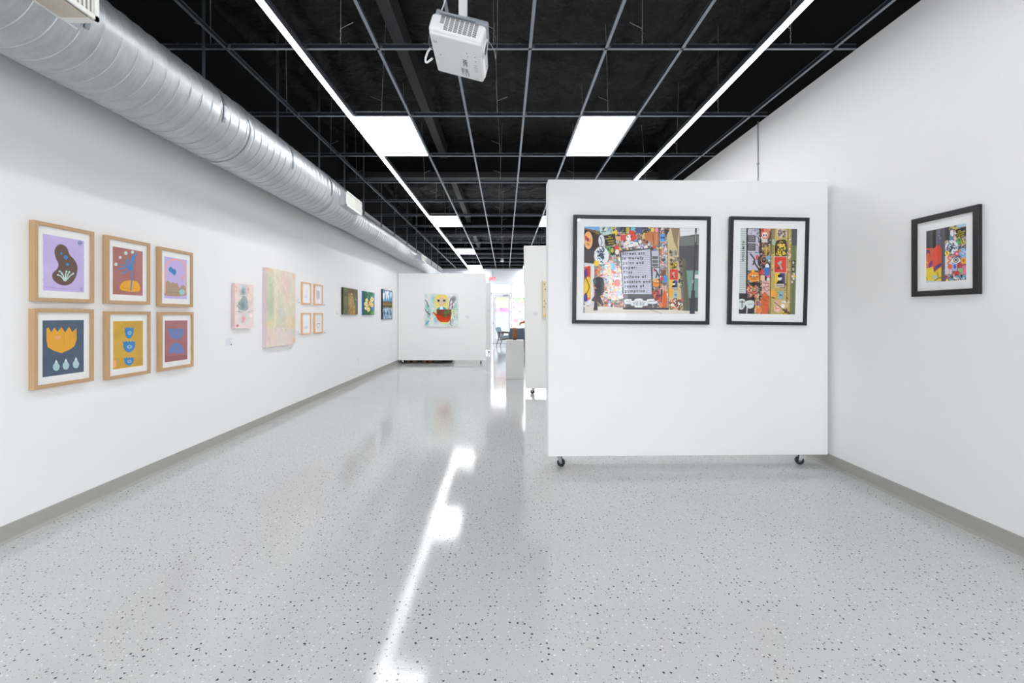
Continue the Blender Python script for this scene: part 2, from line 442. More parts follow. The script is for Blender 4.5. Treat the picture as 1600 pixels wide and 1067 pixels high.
# ------------------------------------------------------------------ room shell
bm = B(); bx(bm, XL-.15, XR+.15, YB-.15, YF+.1, -.1, 0); struct('floor', bm, M['floor'])
bm = B(); bx(bm, XL-.12, XL, YB, YF+.1, 0, GZ); struct('wall_left', bm, M['wall'])
bm = B(); bx(bm, XR, XR+.12, -1.9, YF+.1, 0, GZ); bx(bm, XR, XR+.12, YB, -4.9, 0, GZ); bx(bm, XR, XR+.12, -4.9, -1.9, 2.5, GZ); struct('wall_right', bm, M['wall'])
bm = B(); bx(bm, XL-.2, XL-.06, YB, YF+.1, GZ, 4.62); struct('wall_upper_left', bm, M['blackpaint'])
bm = B(); bx(bm, XR+.05, XR+.2, YB, YF+.1, GZ, 4.62); struct('wall_upper_right', bm, M['blackpaint'])
bm = B()
bx(bm, XL-.15, -2.4, YB-.12, YB, 0, GZ); bx(bm, -2.4, 2.4, YB-.12, YB, 2.95, GZ); bx(bm, 2.4, XR+.15, YB-.12, YB, 0, GZ)
struct('wall_back', bm, M['wall'])
bm = B(); bx(bm, XL-.15, XR+.2, YB-.12, YB, GZ, 4.62); struct('wall_upper_back', bm, M['blackpaint'])
# added rear glazing and side window, unseen behind the camera, supplying fill daylight
bm = B()
for a in ((-2.4, -2.34, 0, 2.95), (2.34, 2.4, 0, 2.95), (-.83, -.77, 0, 2.95), (.77, .83, 0, 2.95), (-2.34, 2.34, 2.89, 2.95), (-2.34, 2.34, 0, .06)): bx(bm, a[0], a[1], YB-.08, YB-.03, a[2], a[3])
d2 = struct('added_window_rear', bm, M['alu'])
bm = B(); bx(bm, -2.34, 2.34, YB-.06, YB-.055, .06, 2.89); obj('pane', bm, M['glass'], d2)
bm = B()
for a in ((-4.9, -4.84, 0, 2.5), (-1.96, -1.9, 0, 2.5), (-3.43, -3.37, 0, 2.5), (-4.84, -1.96, 2.44, 2.5), (-4.84, -1.96, 0, .06)): bx(bm, XR+.03, XR+.08, a[0], a[1], a[2], a[3])
d2 = struct('added_window_side', bm, M['alu'])
bm = B(); bx(bm, XR+.05, XR+.055, -4.84, -1.96, .06, 2.44); obj('pane', bm, M['glass'], d2)
# baseboards with a rounded toe
def baseb(name, prof, y0, y1):
    bm = B(); a = [bm.verts.new((x, y0, z)) for x, z in prof]; b = [bm.verts.new((x, y1, z)) for x, z in prof]
    n = len(prof)
    for i in range(n): bm.faces.new((a[i], a[(i+1) % n], b[(i+1) % n], b[i]))
    bm.faces.new(a[::-1]); bm.faces.new(b)
    struct(name, bm, M['base'])
for nm, x, s in (('baseboard_left', XL, 1), ('baseboard_right', XR, -1)):
    prof = [(x-s*.001, 0), (x+s*.018, 0), (x+s*.016, .006), (x+s*.009, .012), (x+s*.006, .02), (x+s*.005, .098), (x+s*.003, .102), (x-s*.001, .102)]
    baseb(nm, prof, YB if s > 0 else -1.9, YF)
# roof deck: black faced insulation sagging between purlins
bm = B(); nx, ny = 90, 360; W0 = XL-.2; W1 = XR+.2
rr = random.Random(4)
ridg = [(-7.04+1.37*k+rr.uniform(-.05, .05)) for k in range(23)]
xr = [W0+.2+.61*k+rr.uniform(-.08, .08) for k in range(11)]
grid = []
for j in range(ny+1):
    y = YB-.1+(YF+.3-YB)*j/ny; row = []
    for i in range(nx+1):
        x = W0+(W1-W0)*i/nx
        dp = min(abs(y-q-.03*math.sin(x*3+q)) for q in ridg); dx = min(abs(x-q-.05*math.sin(y*1.7+q*3)) for q in xr)
        z = 4.58-.10*(1-math.exp(-dp/.12))-.085*(1-math.exp(-dx/.07))+.012*math.sin(x*9+y*5)*math.sin(y*7-x*3)
        row.append(bm.verts.new((x, y, z)))
    grid.append(row)
for j in range(ny):
    for i in range(nx): bm.faces.new((grid[j][i], grid[j+1][i], grid[j+1][i+1], grid[j][i+1]))
o = obj('ceiling', bm, M['roof'], smooth=True); o['kind'] = 'structure'
bm = B(); bx(bm, W0-.1, W1+.1, YB-.2, YF+.3, 4.63, 4.7); struct('ceiling_deck', bm, M['blackpaint'])

# roof girders
for y, nm in ((8.2, 'second'), (13.9, 'third'), (19.5, 'fourth')):
    t = thing('roof_girder', {'second': 'black roof girder with dark grey bottom flange, nearest the camera', 'third': 'black roof girder with dark grey bottom flange, middle of the three', 'fourth': 'black roof girder with dark grey bottom flange, nearest the shopfront'}[nm], 'girder', (0, y, 4.6), group='roof girders across the room')
    bm = B(); bx(bm, XL+.03, XR-.03, .02, .05, -.74, -.06); obj('web', bm, M['blackpaint'], t)
    bm = B(); bx(bm, XL+.03, XR-.03, -.05, .12, -.80, -.74); bx(bm, XL+.03, XR-.03, -.05, -.04, -.74, -.70); obj('bottom_flange', bm, M['darkpaint'], t)
bm = B(); bx(bm, -1.17, -1.05, YB, 8.2, 4.16, 4.40)
tag(obj('roof_beam', bm, M['darkpaint']), 'long dark grey steel roof beam running front to back, nearest the camera', 'beam', group='lengthwise roof beams')
for a, b, l in ((8.28, 13.9, 'dark grey lengthwise roof beam segment between the first and second girder'), (13.98, 19.5, 'dark grey lengthwise roof beam segment just before the shopfront girder')):
    bm = B(); bx(bm, -1.17, -1.05, a, b-.03, 4.16, 4.40)
    tag(obj('roof_beam', bm, M['darkpaint']), l, 'beam', group='lengthwise roof beams')

# ------------------------------------------------------------------ suspended grid
grid_t = thing('ceiling_grid', 'open suspended ceiling grid of galvanised steel tees on wires, no tiles', 'ceiling grid', (0, 0, GZ))
def tee(bm, p0, p1, axis):
    # inverted T: flange, web and bulb
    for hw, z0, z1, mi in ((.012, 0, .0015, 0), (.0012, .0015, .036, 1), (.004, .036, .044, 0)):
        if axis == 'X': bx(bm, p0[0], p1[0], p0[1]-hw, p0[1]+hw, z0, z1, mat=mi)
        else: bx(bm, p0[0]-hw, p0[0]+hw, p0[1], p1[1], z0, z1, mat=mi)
Y0 = 704*2.133/415; ST = 1.2192
mains = [Y0+ST*n for n in range(-7, 15)]
for y in mains:
    bm = B(); tee(bm, (XL+.001, y), (XR-.001, y), 'X')
    x = XL+.1
    while x < XR-.05:      # punched slots show as little tabs along the bulb
        bx(bm, x-.006, x+.006, y-.006, y+.006, .044, .048); x += .1524
    if y > 2:
        for k in range(-4, 5):
            X = .2016+.6096*k; bx(bm, X+.013, X+.035, y-.006, y+.002, .004, .03)
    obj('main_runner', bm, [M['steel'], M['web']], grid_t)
tx = [.2016+.6096*k for k in range(-4, 5)]
for X in tx:
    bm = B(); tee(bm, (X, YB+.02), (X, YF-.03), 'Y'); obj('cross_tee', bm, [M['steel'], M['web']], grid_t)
rr = random.Random(11)
for y in mains:
    if y < 2: continue
    for X in (-2.37, -1.32, -.10, 1.09, 2.29):
        x = X+rr.uniform(-.03, .03); bm = B(); dx = rr.uniform(-.06, .06); dy = rr.uniform(-.12, .05)
        tube(bm, [(x, y, .03), (x, y, .16), (x+dx, y+dy, 1.05)], .0022, 5)
        ph = rr.uniform(0, 6)
        tube(bm, [(x+.004*math.cos(ph+k*1.3), y+.004*math.sin(ph+k*1.3), .04+.011*k) for k in range(12)], .0022, 4)
        s = rr.choice((-1, 1)); tube(bm, [(x, y, .165), (x+s*.05, y-.02, .175), (x+s*.11, y-.03, .195)], .0022, 4)
        obj('hanger_wire', bm, M['wire'], grid_t)

# light fittings
def panel_light(xc, y, label):
    t = thing('ceiling_panel_light', label, 'ceiling light', (xc, y+ST/2, GZ+.004), group='recessed light panels in the ceiling grid')
    bm = B(); bx(bm, -.288, .288, -.592, .592, 0, .004); obj('diffuser', bm, M['panelled'], t)
    bm = B(); bx(bm, -.291, .291, -.596, .596, .005, .055); obj('housing', bm, M['whiteplastic'], t)
names = {1: 'nearest the camera', 5: 'second from the camera', 9: 'third from the camera', 13: 'farthest, by the shopfront', -3: 'behind the camera'}
for side, k in (('left', -3), ('right', 1)):
    for n in (-3, 1, 5, 9, 13):
        y = Y0+ST*n; X = .2016+.6096*k+.3048
        l = 'bright white rectangular ceiling light panel of the %s row, %s' % (side, names[n])
        panel_light(X, y+.0, l)
def linear(x, label):
    t = thing('ceiling_strip_light', label, 'strip light', (x, 0, GZ), group='long strip lights')
    h = .0275
    bm = B(); bx(bm, -h+.003, h-.003, YB+.03, YF-.1, -.046, -.041); obj('diffuser', bm, M['led'], t)
    bm = B(); bx(bm, -h, -h+.0025, YB+.03, YF-.1, -.044, -.001); bx(bm, h-.0025, h, YB+.03, YF-.1, -.044, -.001); bx(bm, -h+.0025, h-.0025, YB+.03, YF-.1, -.006, -.001); obj('housing', bm, M['steel'], t)
linear(-1.629, 'long glowing strip light running down the ceiling on the side of the duct')
linear(2.020, 'long glowing strip light running down the ceiling beside the right wall')

# ------------------------------------------------------------------ spiral duct
duct = thing('spiral_duct', 'big round galvanised spiral air duct hung along the left wall', 'air duct', (-2.5, 0, HC+1.612))
def spiral(r, y0, y1, pitch, cx=0, cz=0, name='duct_section', seg=64, ns=7):
    bm = B(); prof = [(0, 0), (.02, 0), (.03, .004), (.06, .004), (.07, 0), (.095, 0), (.4, 0), (.7, 0)]
    turns = int((y1-y0)/pitch)+1; rings = {}
    # grid in (turn profile, theta); helix offset by theta
    rows = []
    for t in range(-1, turns+1):
        for p, h in prof: rows.append((t+p, h))
    V = []
    for tt, h in rows:
        ring = []
        for k in range(seg+1):
            th = 2*PI*k/seg; y = y0+(tt+k/seg)*pitch; rr_ = r+h
            yy = min(max(y, y0), y1)
            ring.append(bm.verts.new((cx+rr_*math.cos(th), yy, cz+rr_*math.sin(th))))
        V.append(ring)
    for (a, b), (t0, h0) in zip(zip(V, V[1:]), rows):
        fr = t0-math.floor(t0+1e-9); mi = 1 if .05 < fr < .065 else 0
        for k in range(seg):
            q = (a[k], a[k+1], b[k+1], b[k])
            if max(v.co.y for v in q)-min(v.co.y for v in q) > 1e-6: bm.faces.new(q).material_index = mi
    return obj(name, bm, [M['duct'], M['seam']], duct, smooth=True)
spiral(.28, -5.9, 6.86, .115)
def ring_band(y, r, w=.03, h=.006, cx=0, cz=0, name='joint_band'):
    bm = B(); prof = [(y-w, r+.001), (y-w*.8, r+h), (y+w*.8, r+h), (y+w, r+.001)]; V = []
    for yy, rr_ in prof: V.append([bm.verts.new((cx+rr_*math.cos(2*PI*k/64), yy, cz+rr_*math.sin(2*PI*k/64))) for k in range(64)])
    for a, b in zip(V, V[1:]):
        for k in range(64): bm.faces.new((a[k], a[(k+1) % 64], b[(k+1) % 64], b[k]))
    obj(name, bm, M['duct'], duct, smooth=True)
for y in (1.36, 3.95, 5.9): ring_band(y, .282)
def reducer(y0, y1, r0, r1, c0, c1):
    bm = B(); V = []
    for yy, r_, c in ((y0-.04, r0+.003, c0), (y0, r0+.003, c0), (y1, r1+.003, c1), (y1+.04, r1+.003, c1)):
        V.append([bm.verts.new((c[0]+r_*math.cos(2*PI*k/64), yy, c[1]+r_*math.sin(2*PI*k/64))) for k in range(64)])
    for a, b in zip(V, V[1:]):
        for k in range(64): bm.faces.new((a[k], a[(k+1) % 64], b[(k+1) % 64], b[k]))
    obj('reducer', bm, M['duct'], duct, auto=25)
c2 = (-.09, -.02); c3 = (-.12, -.04)
reducer(6.86, 7.12, .28, .205, (0, 0), c2)
spiral(.205, 7.12, 13.2, .115, *c2, seg=48)
for y in (8.5, 9.9, 11.3): ring_band(y, .207, cx=c2[0], cz=c2[1])
reducer(13.2, 13.4, .205, .16, c2, c3)
spiral(.16, 13.4, 20.3, .115, *c3, seg=40)
# straps
for y in (2.4, 3.57, 4.73, 5.79, 6.7, 7.9, 9.04, 10.1, 11.4, 12.6, 14.0, 15.4, 16.8):
    r_ = .28 if y < 6.9 else (.205 if y < 13.2 else .16); cc = (0, 0) if y < 6.9 else (c2 if y < 13.2 else c3)
    bm = B(); zt = cc[1]+r_*.93
    bx(bm, cc[0]+.1, cc[0]+.125, y-.001, y+.001, zt-.02, 1.6)
    V = []
    for k in range(25):
        th = PI*(-.1+1.2*k/24)
        V.append([bm.verts.new((cc[0]+(r_+.007)*math.cos(th), y+s*.014, cc[1]+(r_+.007)*math.sin(th))) for s in (-1, 1)])
    for a, b in zip(V, V[1:]): bm.faces.new((a[0], a[1], b[1], b[0]))
    obj('hanger_strap', bm, M['steel'], duct)
# supply registers facing the room (parts of the duct)
def register(y0, y1, zb, zt, face, back):
    # coordinates local to duct empty
    bm = B(); z0, z1 = zb-1.612, zt-1.612; f = face+2.5; k = back+2.5
    bx(bm, k, f-.012, y0+.02, y1-.02, z0+.012, z1-.012); reg = obj('air_register', bm, M['duct'], duct)
    bm = B()
    bx(bm, f-.012, f, y0, y1, z0, z0+.022); bx(bm, f-.012, f, y0, y1, z1-.022, z1); bx(bm, f-.012, f, y0, y0+.022, z0, z1); bx(bm, f-.012, f, y1-.022, y1, z0, z1)
    bx(bm, f-.012, f-.002, (y0+y1)/2-.006, (y0+y1)/2+.006, z0, z1)
    n = 30
    for i in range(n):
        y = y0+.03+(y1-y0-.06)*i/(n-1); bx(bm, f-.011, f-.003, y-.0022, y+.0022, z0+.02, z1-.02)
    obj('register_grille', bm, M['grille'], reg)
    bm = B(); bx(bm, f-.0125, f-.0115, y0+.02, y1-.02, z0+.02, z1-.02); obj('register_back', bm, M['grillegap'], reg)
    bm = B(); bx(bm, k-.05, k+.06, y0-.03, y1+.03, z0-.012, z0-.008); obj('register_flange', bm, M['duct'], reg)
register(1.60, 2.31, 1.50, 1.70, -2.08, -2.38)
bm = B(); bx(bm, .235, .262, 1.56, 2.36, -.118, -.113); bx(bm, .262, .40, 2.27, 2.315, -.113, -.108); obj('register_flange', bm, M['grille'], duct)
bm = B(); bx(bm, .262, .40, 1.62, 2.27, -.1135, -.1105); obj('register_underside', bm, M['underside'], duct)
register(6.06, 6.72, 1.4755, 1.677, -2.13, -2.42)
register(12.0, 12.8, 1.46, 1.62, -2.22, -2.5)

# ------------------------------------------------------------------ projector on its pole
def build_projector():
    th = R(14.6); L_, W_, H_ = .30, .375, .108
    lx = Vector((math.cos(th), 0, -math.sin(th))); lz = Vector((math.sin(th), 0, math.cos(th)))
    corner = Vector((-.4138, 2.38, 2.808))
    t = thing('ceiling_projector', 'white projector hanging tilted from a white ceiling pole', 'projector', (0, 0, 0))
    base = corner+lx*L_/2+Vector((0, W_/2, 0))+lz*H_/2
    t.location = base; t.rotation_euler = (R(-2.0), th, 0)
    bm = B(); box(bm, (0, 0, .004), (L_, W_, H_-.008), .022, 5); obj('body', bm, M['whiteplastic'], t, auto=40)
    bm = B()   # underside tray
    box(bm, (0, .006, -H_/2+.012), (L_-.012, W_-.018, .028), .012, 4)
    ub = obj('underside_cover', bm, M['greyplastic'], t, auto=40)
    bm = B(); zu = -H_/2-.0022
    tube(bm, [(.03+.045*math.cos(a)*1.0, -.07+.030*math.sin(a), zu+.0015) for a in np.linspace(-.4, PI+.4, 18)], .0011, 5)
    tube(bm, [(-.10, .03, zu+.0015), (.02, .03, zu+.0015), (.02, .15, zu+.0015)], .0007, 4)
    obj('hatch_line', bm, M['mountgrey'], ub)
    bm = B()
    for x, y in ((.060, -.075), (.062, -.045), (.105, -.06), (.108, -.02), (-.10, .0)): cyl(bm, (x, y, zu-.0008), (x, y, zu+.003), .003, seg=12)
    obj('screw', bm, M['slit'], ub)
    # lettering under the projector, read along the depth axis
    me = text_mesh('NEC', .034, bold=.0008, spacing=.95); o = mobj('brand_lettering', me, M['print'], t)
    o.location = (.030, -.012, zu-.0008); o.rotation_euler = Matrix(((0, 1, 0), (1, 0, 0), (0, 0, -1))).to_euler()
    bm = B(); r_ = random.Random(2)
    for x in (.022, .046):
        for k in range(10):
            w = r_.uniform(.012, .02); bx(bm, x-w/2, x+w/2, .078+.0042*k, .0798+.0042*k, zu-.0006, zu)
    for x, n_ in ((.018, 7), (.04, 9), (.056, 8)):
        for k in range(n_): bx(bm, x-.003, x+.003, .115+.005*k, .1165+.005*k+.0015, zu-.0006, zu)
    for y in range(4): bx(bm, .095, .115, .02+.02*y, .023+.02*y, zu-.0006, zu)
    bx(bm, .10, .118, .155, .158, zu-.0006, zu); bx(bm, -.125, -.118, -.12, -.098, zu-.0006, zu); bx(bm, -.113, -.108, -.12, -.1, zu-.0006, zu)
    obj('fine_print', bm, M['mountgrey'], t)
    # vent on the side facing the camera
    bm = B(); x0 = -.068; w = .0205
    yv = -W_/2-.0007
    for c_ in range(8):
        rows = 8 if c_ == 0 else 14
        for k in range(rows):
            z = .040-.0052*k; xa = -.095+c_*.0262
            bx(bm, xa, xa+w, yv, yv+.003, z-.0013, z+.0013)
    obj('vent_grille', bm, M['slit'], t)
    # lens side
    xf = L_/2
    bm = B(); yc = -W_/2+.125
    for a, b_, m_ in ((.047, .040, 0),):
        V = [[bm.verts.new((xf-.001, yc+a*math.cos(q), .002+a*math.sin(q))) for q in np.linspace(0, 2*PI, 41)[:-1]],
             [bm.verts.new((xf+.005, yc+a*math.cos(q), .002+a*math.sin(q))) for q in np.linspace(0, 2*PI, 41)[:-1]],
             [bm.verts.new((xf+.005, yc+b_*math.cos(q), .002+b_*math.sin(q))) for q in np.linspace(0, 2*PI, 41)[:-1]],
             [bm.verts.new((xf-.001, yc+b_*math.cos(q), .002+b_*math.sin(q))) for q in np.linspace(0, 2*PI, 41)[:-1]]]
        for A_, B_ in zip(V, V[1:]):
            for k in range(40): bm.faces.new((A_[k], A_[(k+1) % 40], B_[(k+1) % 40], B_[k]))
    obj('lens_surround', bm, M['whiteplastic'], t, auto=30)
    bm = B(); cyl(bm, (xf-.001, yc, .002), (xf+.0015, yc, .002), .040, seg=40); ln = obj('lens', bm, M['lens'], t)
    bm = B(); cyl(bm, (xf+.001, yc+.012, .0), (xf+.004, yc+.012, .0), .022, .018, seg=32); obj('lens_barrel', bm, M['ring'], ln, auto=30)
    bm = B(); bx(bm, xf-.001, xf+.001, .085, .095, -.012, .0); obj('sensor_window', bm, M['slit'], t)
    # mount plate on top
    bm = B(); zt = H_/2
    box(bm, (.0, 0, zt+.006), (.27, .30, .012), .004, 2); box(bm, (.085, -.09, zt+.022), (.13, .15, .036), .012, 3); box(bm, (-.12, -.16, zt+.012), (.03, .03, .034), .006, 2); box(bm, (-.02, -.10, zt+.014), (.2, .16, .012), .004, 2)
    obj('mount_plate', bm, M['mountgrey'], t, auto=40)
    # cables
    bm = B(); tube(bm, [(-.13, .0, -.02), (-.175, .02, -.03), (-.19, .04, -.075), (-.175, .03, -.105), (-.14, .0, -.09)], .006, 8, 6); obj('white_cable', bm, M['whiteplastic'], t, smooth=True)
    bm = B(); tube(bm, [(-.05, .03, .07), (-.13, .02, .075), (-.185, .0, .04), (-.175, .0, -.02), (-.14, .0, -.04)], .004, 8, 6); obj('grey_cable', bm, M['cablegrey'], t, smooth=True)
    # thing-local transform of world points for the upright pole
    bpy.context.view_layer.update()
    inv = (Matrix.Translation(base) @ Matrix.Rotation(th, 4, 'Y') @ Matrix.Rotation(R(-2), 4, 'X')).inverted()
    inv = (Matrix.Translation(base) @ t.rotation_euler.to_matrix().to_4x4()).inverted()
    px, py = -.238, 2.56
    bm = B(); vs = bx(bm, px-.024, px+.024, py-.024, py+.024, base.z+.045, 4.46, .006, 2)
    bmesh.ops.transform(bm, matrix=inv, verts=bm.verts); obj('ceiling_pole', bm, M['whiteplastic'], t, auto=40)
    bm = B(); tube(bm, [(px-.125, 2.42, base.z+.088), (px-.09, 2.44, 3.0), (px-.05, 2.5, 3.25), (px-.03, 2.53, 3.6), (px-.03, 2.54, 4.4)], .0035, 6, 6)
    bmesh.ops.transform(bm, matrix=inv, verts=bm.verts); obj('signal_cable', bm, M['whiteplastic'], t, smooth=True)
    bm = B(); tube(bm, [(px+.13, 2.5, base.z+.03), (px+.175, 2.55, base.z-.01), (px+.185, 2.7, base.z+.03), (px+.19, 2.9, 3.2), (px+.19, 2.95, 4.4)], .0018, 5, 6)
    bmesh.ops.transform(bm, matrix=inv, verts=bm.verts); obj('safety_wire', bm, M['wire'], t, smooth=True)
build_projector()

# ------------------------------------------------------------------ movable walls on casters
def caster(parent, x, y, zt, turn):
    """zt: height of the panel underside in parent coordinates (floor at 0)"""
    c = bpy.data.objects.new('caster', None); C.objects.link(c); c.parent = parent; c.location = (x, y, 0); c.rotation_euler = (0, 0, turn)
    bm = B(); cyl(bm, (.018, -.013, .034), (.018, .013, .034), .034, seg=28); cyl(bm, (.018, -.0135, .034), (.018, .0135, .034), .024, seg=24)
    w = obj('wheel', bm, M['black'], c, auto=35)
    bm = B(); cyl(bm, (.018, -.018, .034), (.018, .018, .034), .010, seg=16)
    bx(bm, -.03, .03, -.028, .028, zt-.004, zt-.0005); cyl(bm, (0, 0, zt-.016), (0, 0, zt-.004), .021, seg=20)
    for s in (-1, 1):
        V = [bm.verts.new((px, s*.0155, pz)) for px, pz in ((-.02, zt-.014), (.02, zt-.014), (.03, .034), (.018, .024), (.006, .034))]
        W = [bm.verts.new((v.co.x, s*.018, v.co.z)) for v in V]
        bm.faces.new(V); bm.faces.new(W[::-1])
        for i in range(5): bm.faces.new((V[i], V[(i+1) % 5], W[(i+1) % 5], W[i]))
    bx(bm, -.02, .02, -.018, .018, zt-.017, zt-.013)
    obj('fork', bm, M['chrome'], c, auto=35)

def movable_wall(label, x0, x1, y, zb, zt, th=.16, yaw=0., roll=0., cs=None, turn=(.6, -.7, 2., 2.5)):
    w = x1-x0
    t = thing('movable_wall', label, 'movable wall', (x0, y, 0), (0, 0, yaw), group='white display walls on casters')
    bm = B(); box(bm, (w/2, th/2, (zb+zt)/2), (w, th, zt-zb), .003, 1)
    if roll: bmesh.ops.rotate(bm, cent=(0, 0, zb), matrix=Matrix.Rotation(roll, 3, 'Y'), verts=bm.verts)
    obj('display_panel', bm, M['panel'], t)
    k = 0
    for (cx, cy) in (cs or ((.1, th*.5), (w-.1, th*.5))):
        caster(t, cx, cy, zb, turn[k % 4]); k += 1
    return t
YP = 3.83; PYAW = math.atan2(.05, 2.41)
P1 = movable_wall('large white display wall on casters holding the two street photographs', .367, .367+2.415, YP, .1075, 2.463, .16, PYAW, cs=((.105, .08), (2.24, .08)), turn=(-.35, 2.85))
P2 = movable_wall('white display wall on casters at the left, with the teacup painting', -2.868, -.516, 12.1, .094, 2.428, cs=((.1, .08), (2.22, .03)), turn=(.3, 1.57))
P3 = movable_wall('white display wall on casters standing farthest, seen edgewise behind the teacup one', -2.80, -.502, 15.5, .10, 2.42, cs=((.1, .08), (2.22, .06)), turn=(.3, .2))
P4 = movable_wall('white display wall on casters half hidden behind the large one', .345, 2.7, 7.42, .102, 2.451, roll=R(-.75), cs=((.13, .08), (2.2, .08)), turn=(2.7, .5))

# ------------------------------------------------------------------ framed pictures
def sweep_rect(bm, w, h, prof):
    """prof: list of (inset, y) going round; rectangle from x -w/2..w/2, z 0..h"""
    rings = []
    for a, y in prof:
        rings.append([bm.verts.new(p) for p in ((-w/2+a, y, a), (w/2-a, y, a), (w/2-a, y, h-a), (-w/2+a, y, h-a))])
    for A_, B_ in zip(rings, rings[1:]+rings[:1]):
        for k in range(4): bm.faces.new((A_[k], A_[(k+1) % 4], B_[(k+1) % 4], B_[k]))

def framed(name, label, cat, group, w, h, d, fw, win, img, loc, rotz, frame_m, mat_m, tilt=0., roll=0., glaze=True, bow=0., lettering=None, boost=1.24):
    """win = (left, right, bottom, top) margins from the outer edge to the artwork"""
    t = thing(name, label, cat, loc, (0, 0, 0), group)
    t.rotation_mode = 'XYZ'
    m_ = Matrix.Rotation(rotz, 3, 'Z') @ Matrix.Rotation(tilt, 3, 'X') @ Matrix.Rotation(roll, 3, 'Y')
    t.rotation_euler = m_.to_euler()
    bm = B(); e = .0015
    sweep_rect(bm, w, h, [(0, -.001), (0, -d+e), (e, -d), (fw-e, -d), (fw, -d+e), (fw, -.001)])
    obj('frame', bm, frame_m, t)
    ym = -d+.012; ax0 = -w/2+win[0]; ax1 = w/2-win[1]; az0 = win[2]; az1 = h-win[3]
    bm = B(); o_ = fw-.001
    outer = [(-w/2+o_, o_), (w/2-o_, o_), (w/2-o_, h-o_), (-w/2+o_, h-o_)]; inn = [(ax0, az0), (ax1, az0), (ax1, az1), (ax0, az1)]
    V = [[bm.verts.new((x, yy, z)) for x, z in pts] for pts, yy in ((outer, ym+.004), (outer, ym), (inn, ym), ([(x+(.0015 if x < 0 else -.0015), z+(.0015 if z < h/2 else -.0015)) for x, z in inn], ym+.002))]
    for A_, B_ in zip(V, V[1:]):
        for k in range(4): bm.faces.new((A_[k], A_[(k+1) % 4], B_[(k+1) % 4], B_[k]))
    obj('mat_board', bm, mat_m, t)
    a = mobj('artwork', art_mesh(img, ax0, ax1, az0, az1, ym+.0018, boost), M['art'], t)
    if lettering:
        for txt, u, v, size, rot, mk, bold, sp in lettering:
            me = text_mesh(txt, size, bold=bold, spacing=sp); o = mobj('lettering', me, M[mk], a)
            o.location = (ax0+(ax1-ax0)*u, ym+.0010, az1-(az1-az0)*v); o.rotation_euler = (R(90), -rot, 0)
    bm = B(); o_ = fw-.001; n = 24; g = []
    for j in range(n+1):
        row = []
        for i in range(n+1):
            u, v = i/n, j/n
            row.append(bm.verts.new((-w/2+o_+(w-2*o_)*u, ym-.005-bow*math.sin(PI*u)*math.sin(PI*v), o_+(h-2*o_)*v)))
        g.append(row)
    for j in range(n):
        for i in range(n): bm.faces.new((g[j][i], g[j][i+1], g[j+1][i+1], g[j+1][i]))
    if glaze: obj('glazing', bm, M['acrylic'], t, smooth=True)
    else: bm.free()
    bm = B(); bx(bm, -w/2+.004, w/2-.004, -.006, -.002, .004, h-.004); obj('backing', bm, M['greybox'], t)
    return t

def canvas(label, w, h, d, img, loc, rotz, edge_m, group='unframed and canvas paintings', roll=0., border=None, boost=1.14, name='canvas_picture'):
    t = thing(name, label, 'painting', loc, (0, 0, 0), group)
    t.rotation_euler = (Matrix.Rotation(rotz, 3, 'Z') @ Matrix.Rotation(roll, 3, 'Y')).to_euler()
    bm = B(); box(bm, (0, -d/2, h/2), (w, d-.002, h), .002, 2); obj('canvas_edge', bm, edge_m, t)
    mobj('painted_face', art_mesh(img, -w/2+.001, w/2-.001, .001, h-.001, -d-.0006, boost), M['art'], t)
    if border:
        bm = B(); sweep_rect(bm, w+.02, h+.02, [(0, -.004), (0, -d-.006), (.012, -d-.006), (.012, -.004)])
        bmesh.ops.translate(bm, vec=(0, 0, -.01), verts=bm.verts); obj('frame', bm, border, t)
    return t

# --- six cut-paper prints
lav, brick, blue, sky_, yel, sage, brown = (190, 174, 218), (166, 108, 102), (66, 130, 190), (158, 190, 205), (226, 164, 44), (178, 202, 200), (98, 78, 70)
def speck(a, amt=.02): a.grain(amt)
def rough_edge(a, white=(240, 240, 240)):
    r = a.r
    for side in range(2):
        pts = [(0 if side == 0 else a.W, 0)]
        for k in range(40):
            off = r.uniform(0, .018)*a.W; pts.append((off if side == 0 else a.W-off, k/39*a.H))
        pts.append((0 if side == 0 else a.W, a.H)); a.poly(pts, white, 1, raw=True)
def art1():
    a = Art(140, 180, 228, 441, 215, 250, 516, 527, lav, seed=1)
    a.washes(30, (10, 40), (10, 40), [(204, 186, 230), (186, 168, 216)], (.2, .5)); rough_edge(a)
    a.blob([(318, 270), (345, 285), (362, 325), (385, 350), (402, 385), (398, 430), (378, 468), (345, 487), (305, 480), (278, 455), (276, 425), (298, 400), (305, 375), (292, 345), (285, 310), (296, 280)], brown)
    a.ell(416, 262, 13, 13, (132, 138, 182)); a.ell(319, 319, 5, 8, blue); a.blob([(330, 338), (340, 326), (350, 335), (350, 347), (340, 351)], blue); a.ell(350, 376, 8, 8, blue)
    for p in ([(334, 462), (318, 440), (302, 432)], [(336, 462), (324, 425), (310, 413)], [(338, 462), (340, 430), (345, 413)], [(340, 462), (352, 430), (360, 416)], [(342, 462), (362, 438), (380, 424)], [(338, 464), (330, 440), (322, 425)]):
        a.line(p, 6, (186, 212, 206), sm=5); a.ell(p[-1][0], p[-1][1], 5, 5, (186, 212, 206))
    a.line([(242, 497), (300, 503), (347, 506)], 3, (150, 135, 190), .7)
    a.rect(417, 497, 432, 517, (160, 140, 190)); a.line([(420, 500), (430, 514)], 2, lav); a.line([(430, 500), (420, 514)], 2, lav)
    speck(a); return a.done()
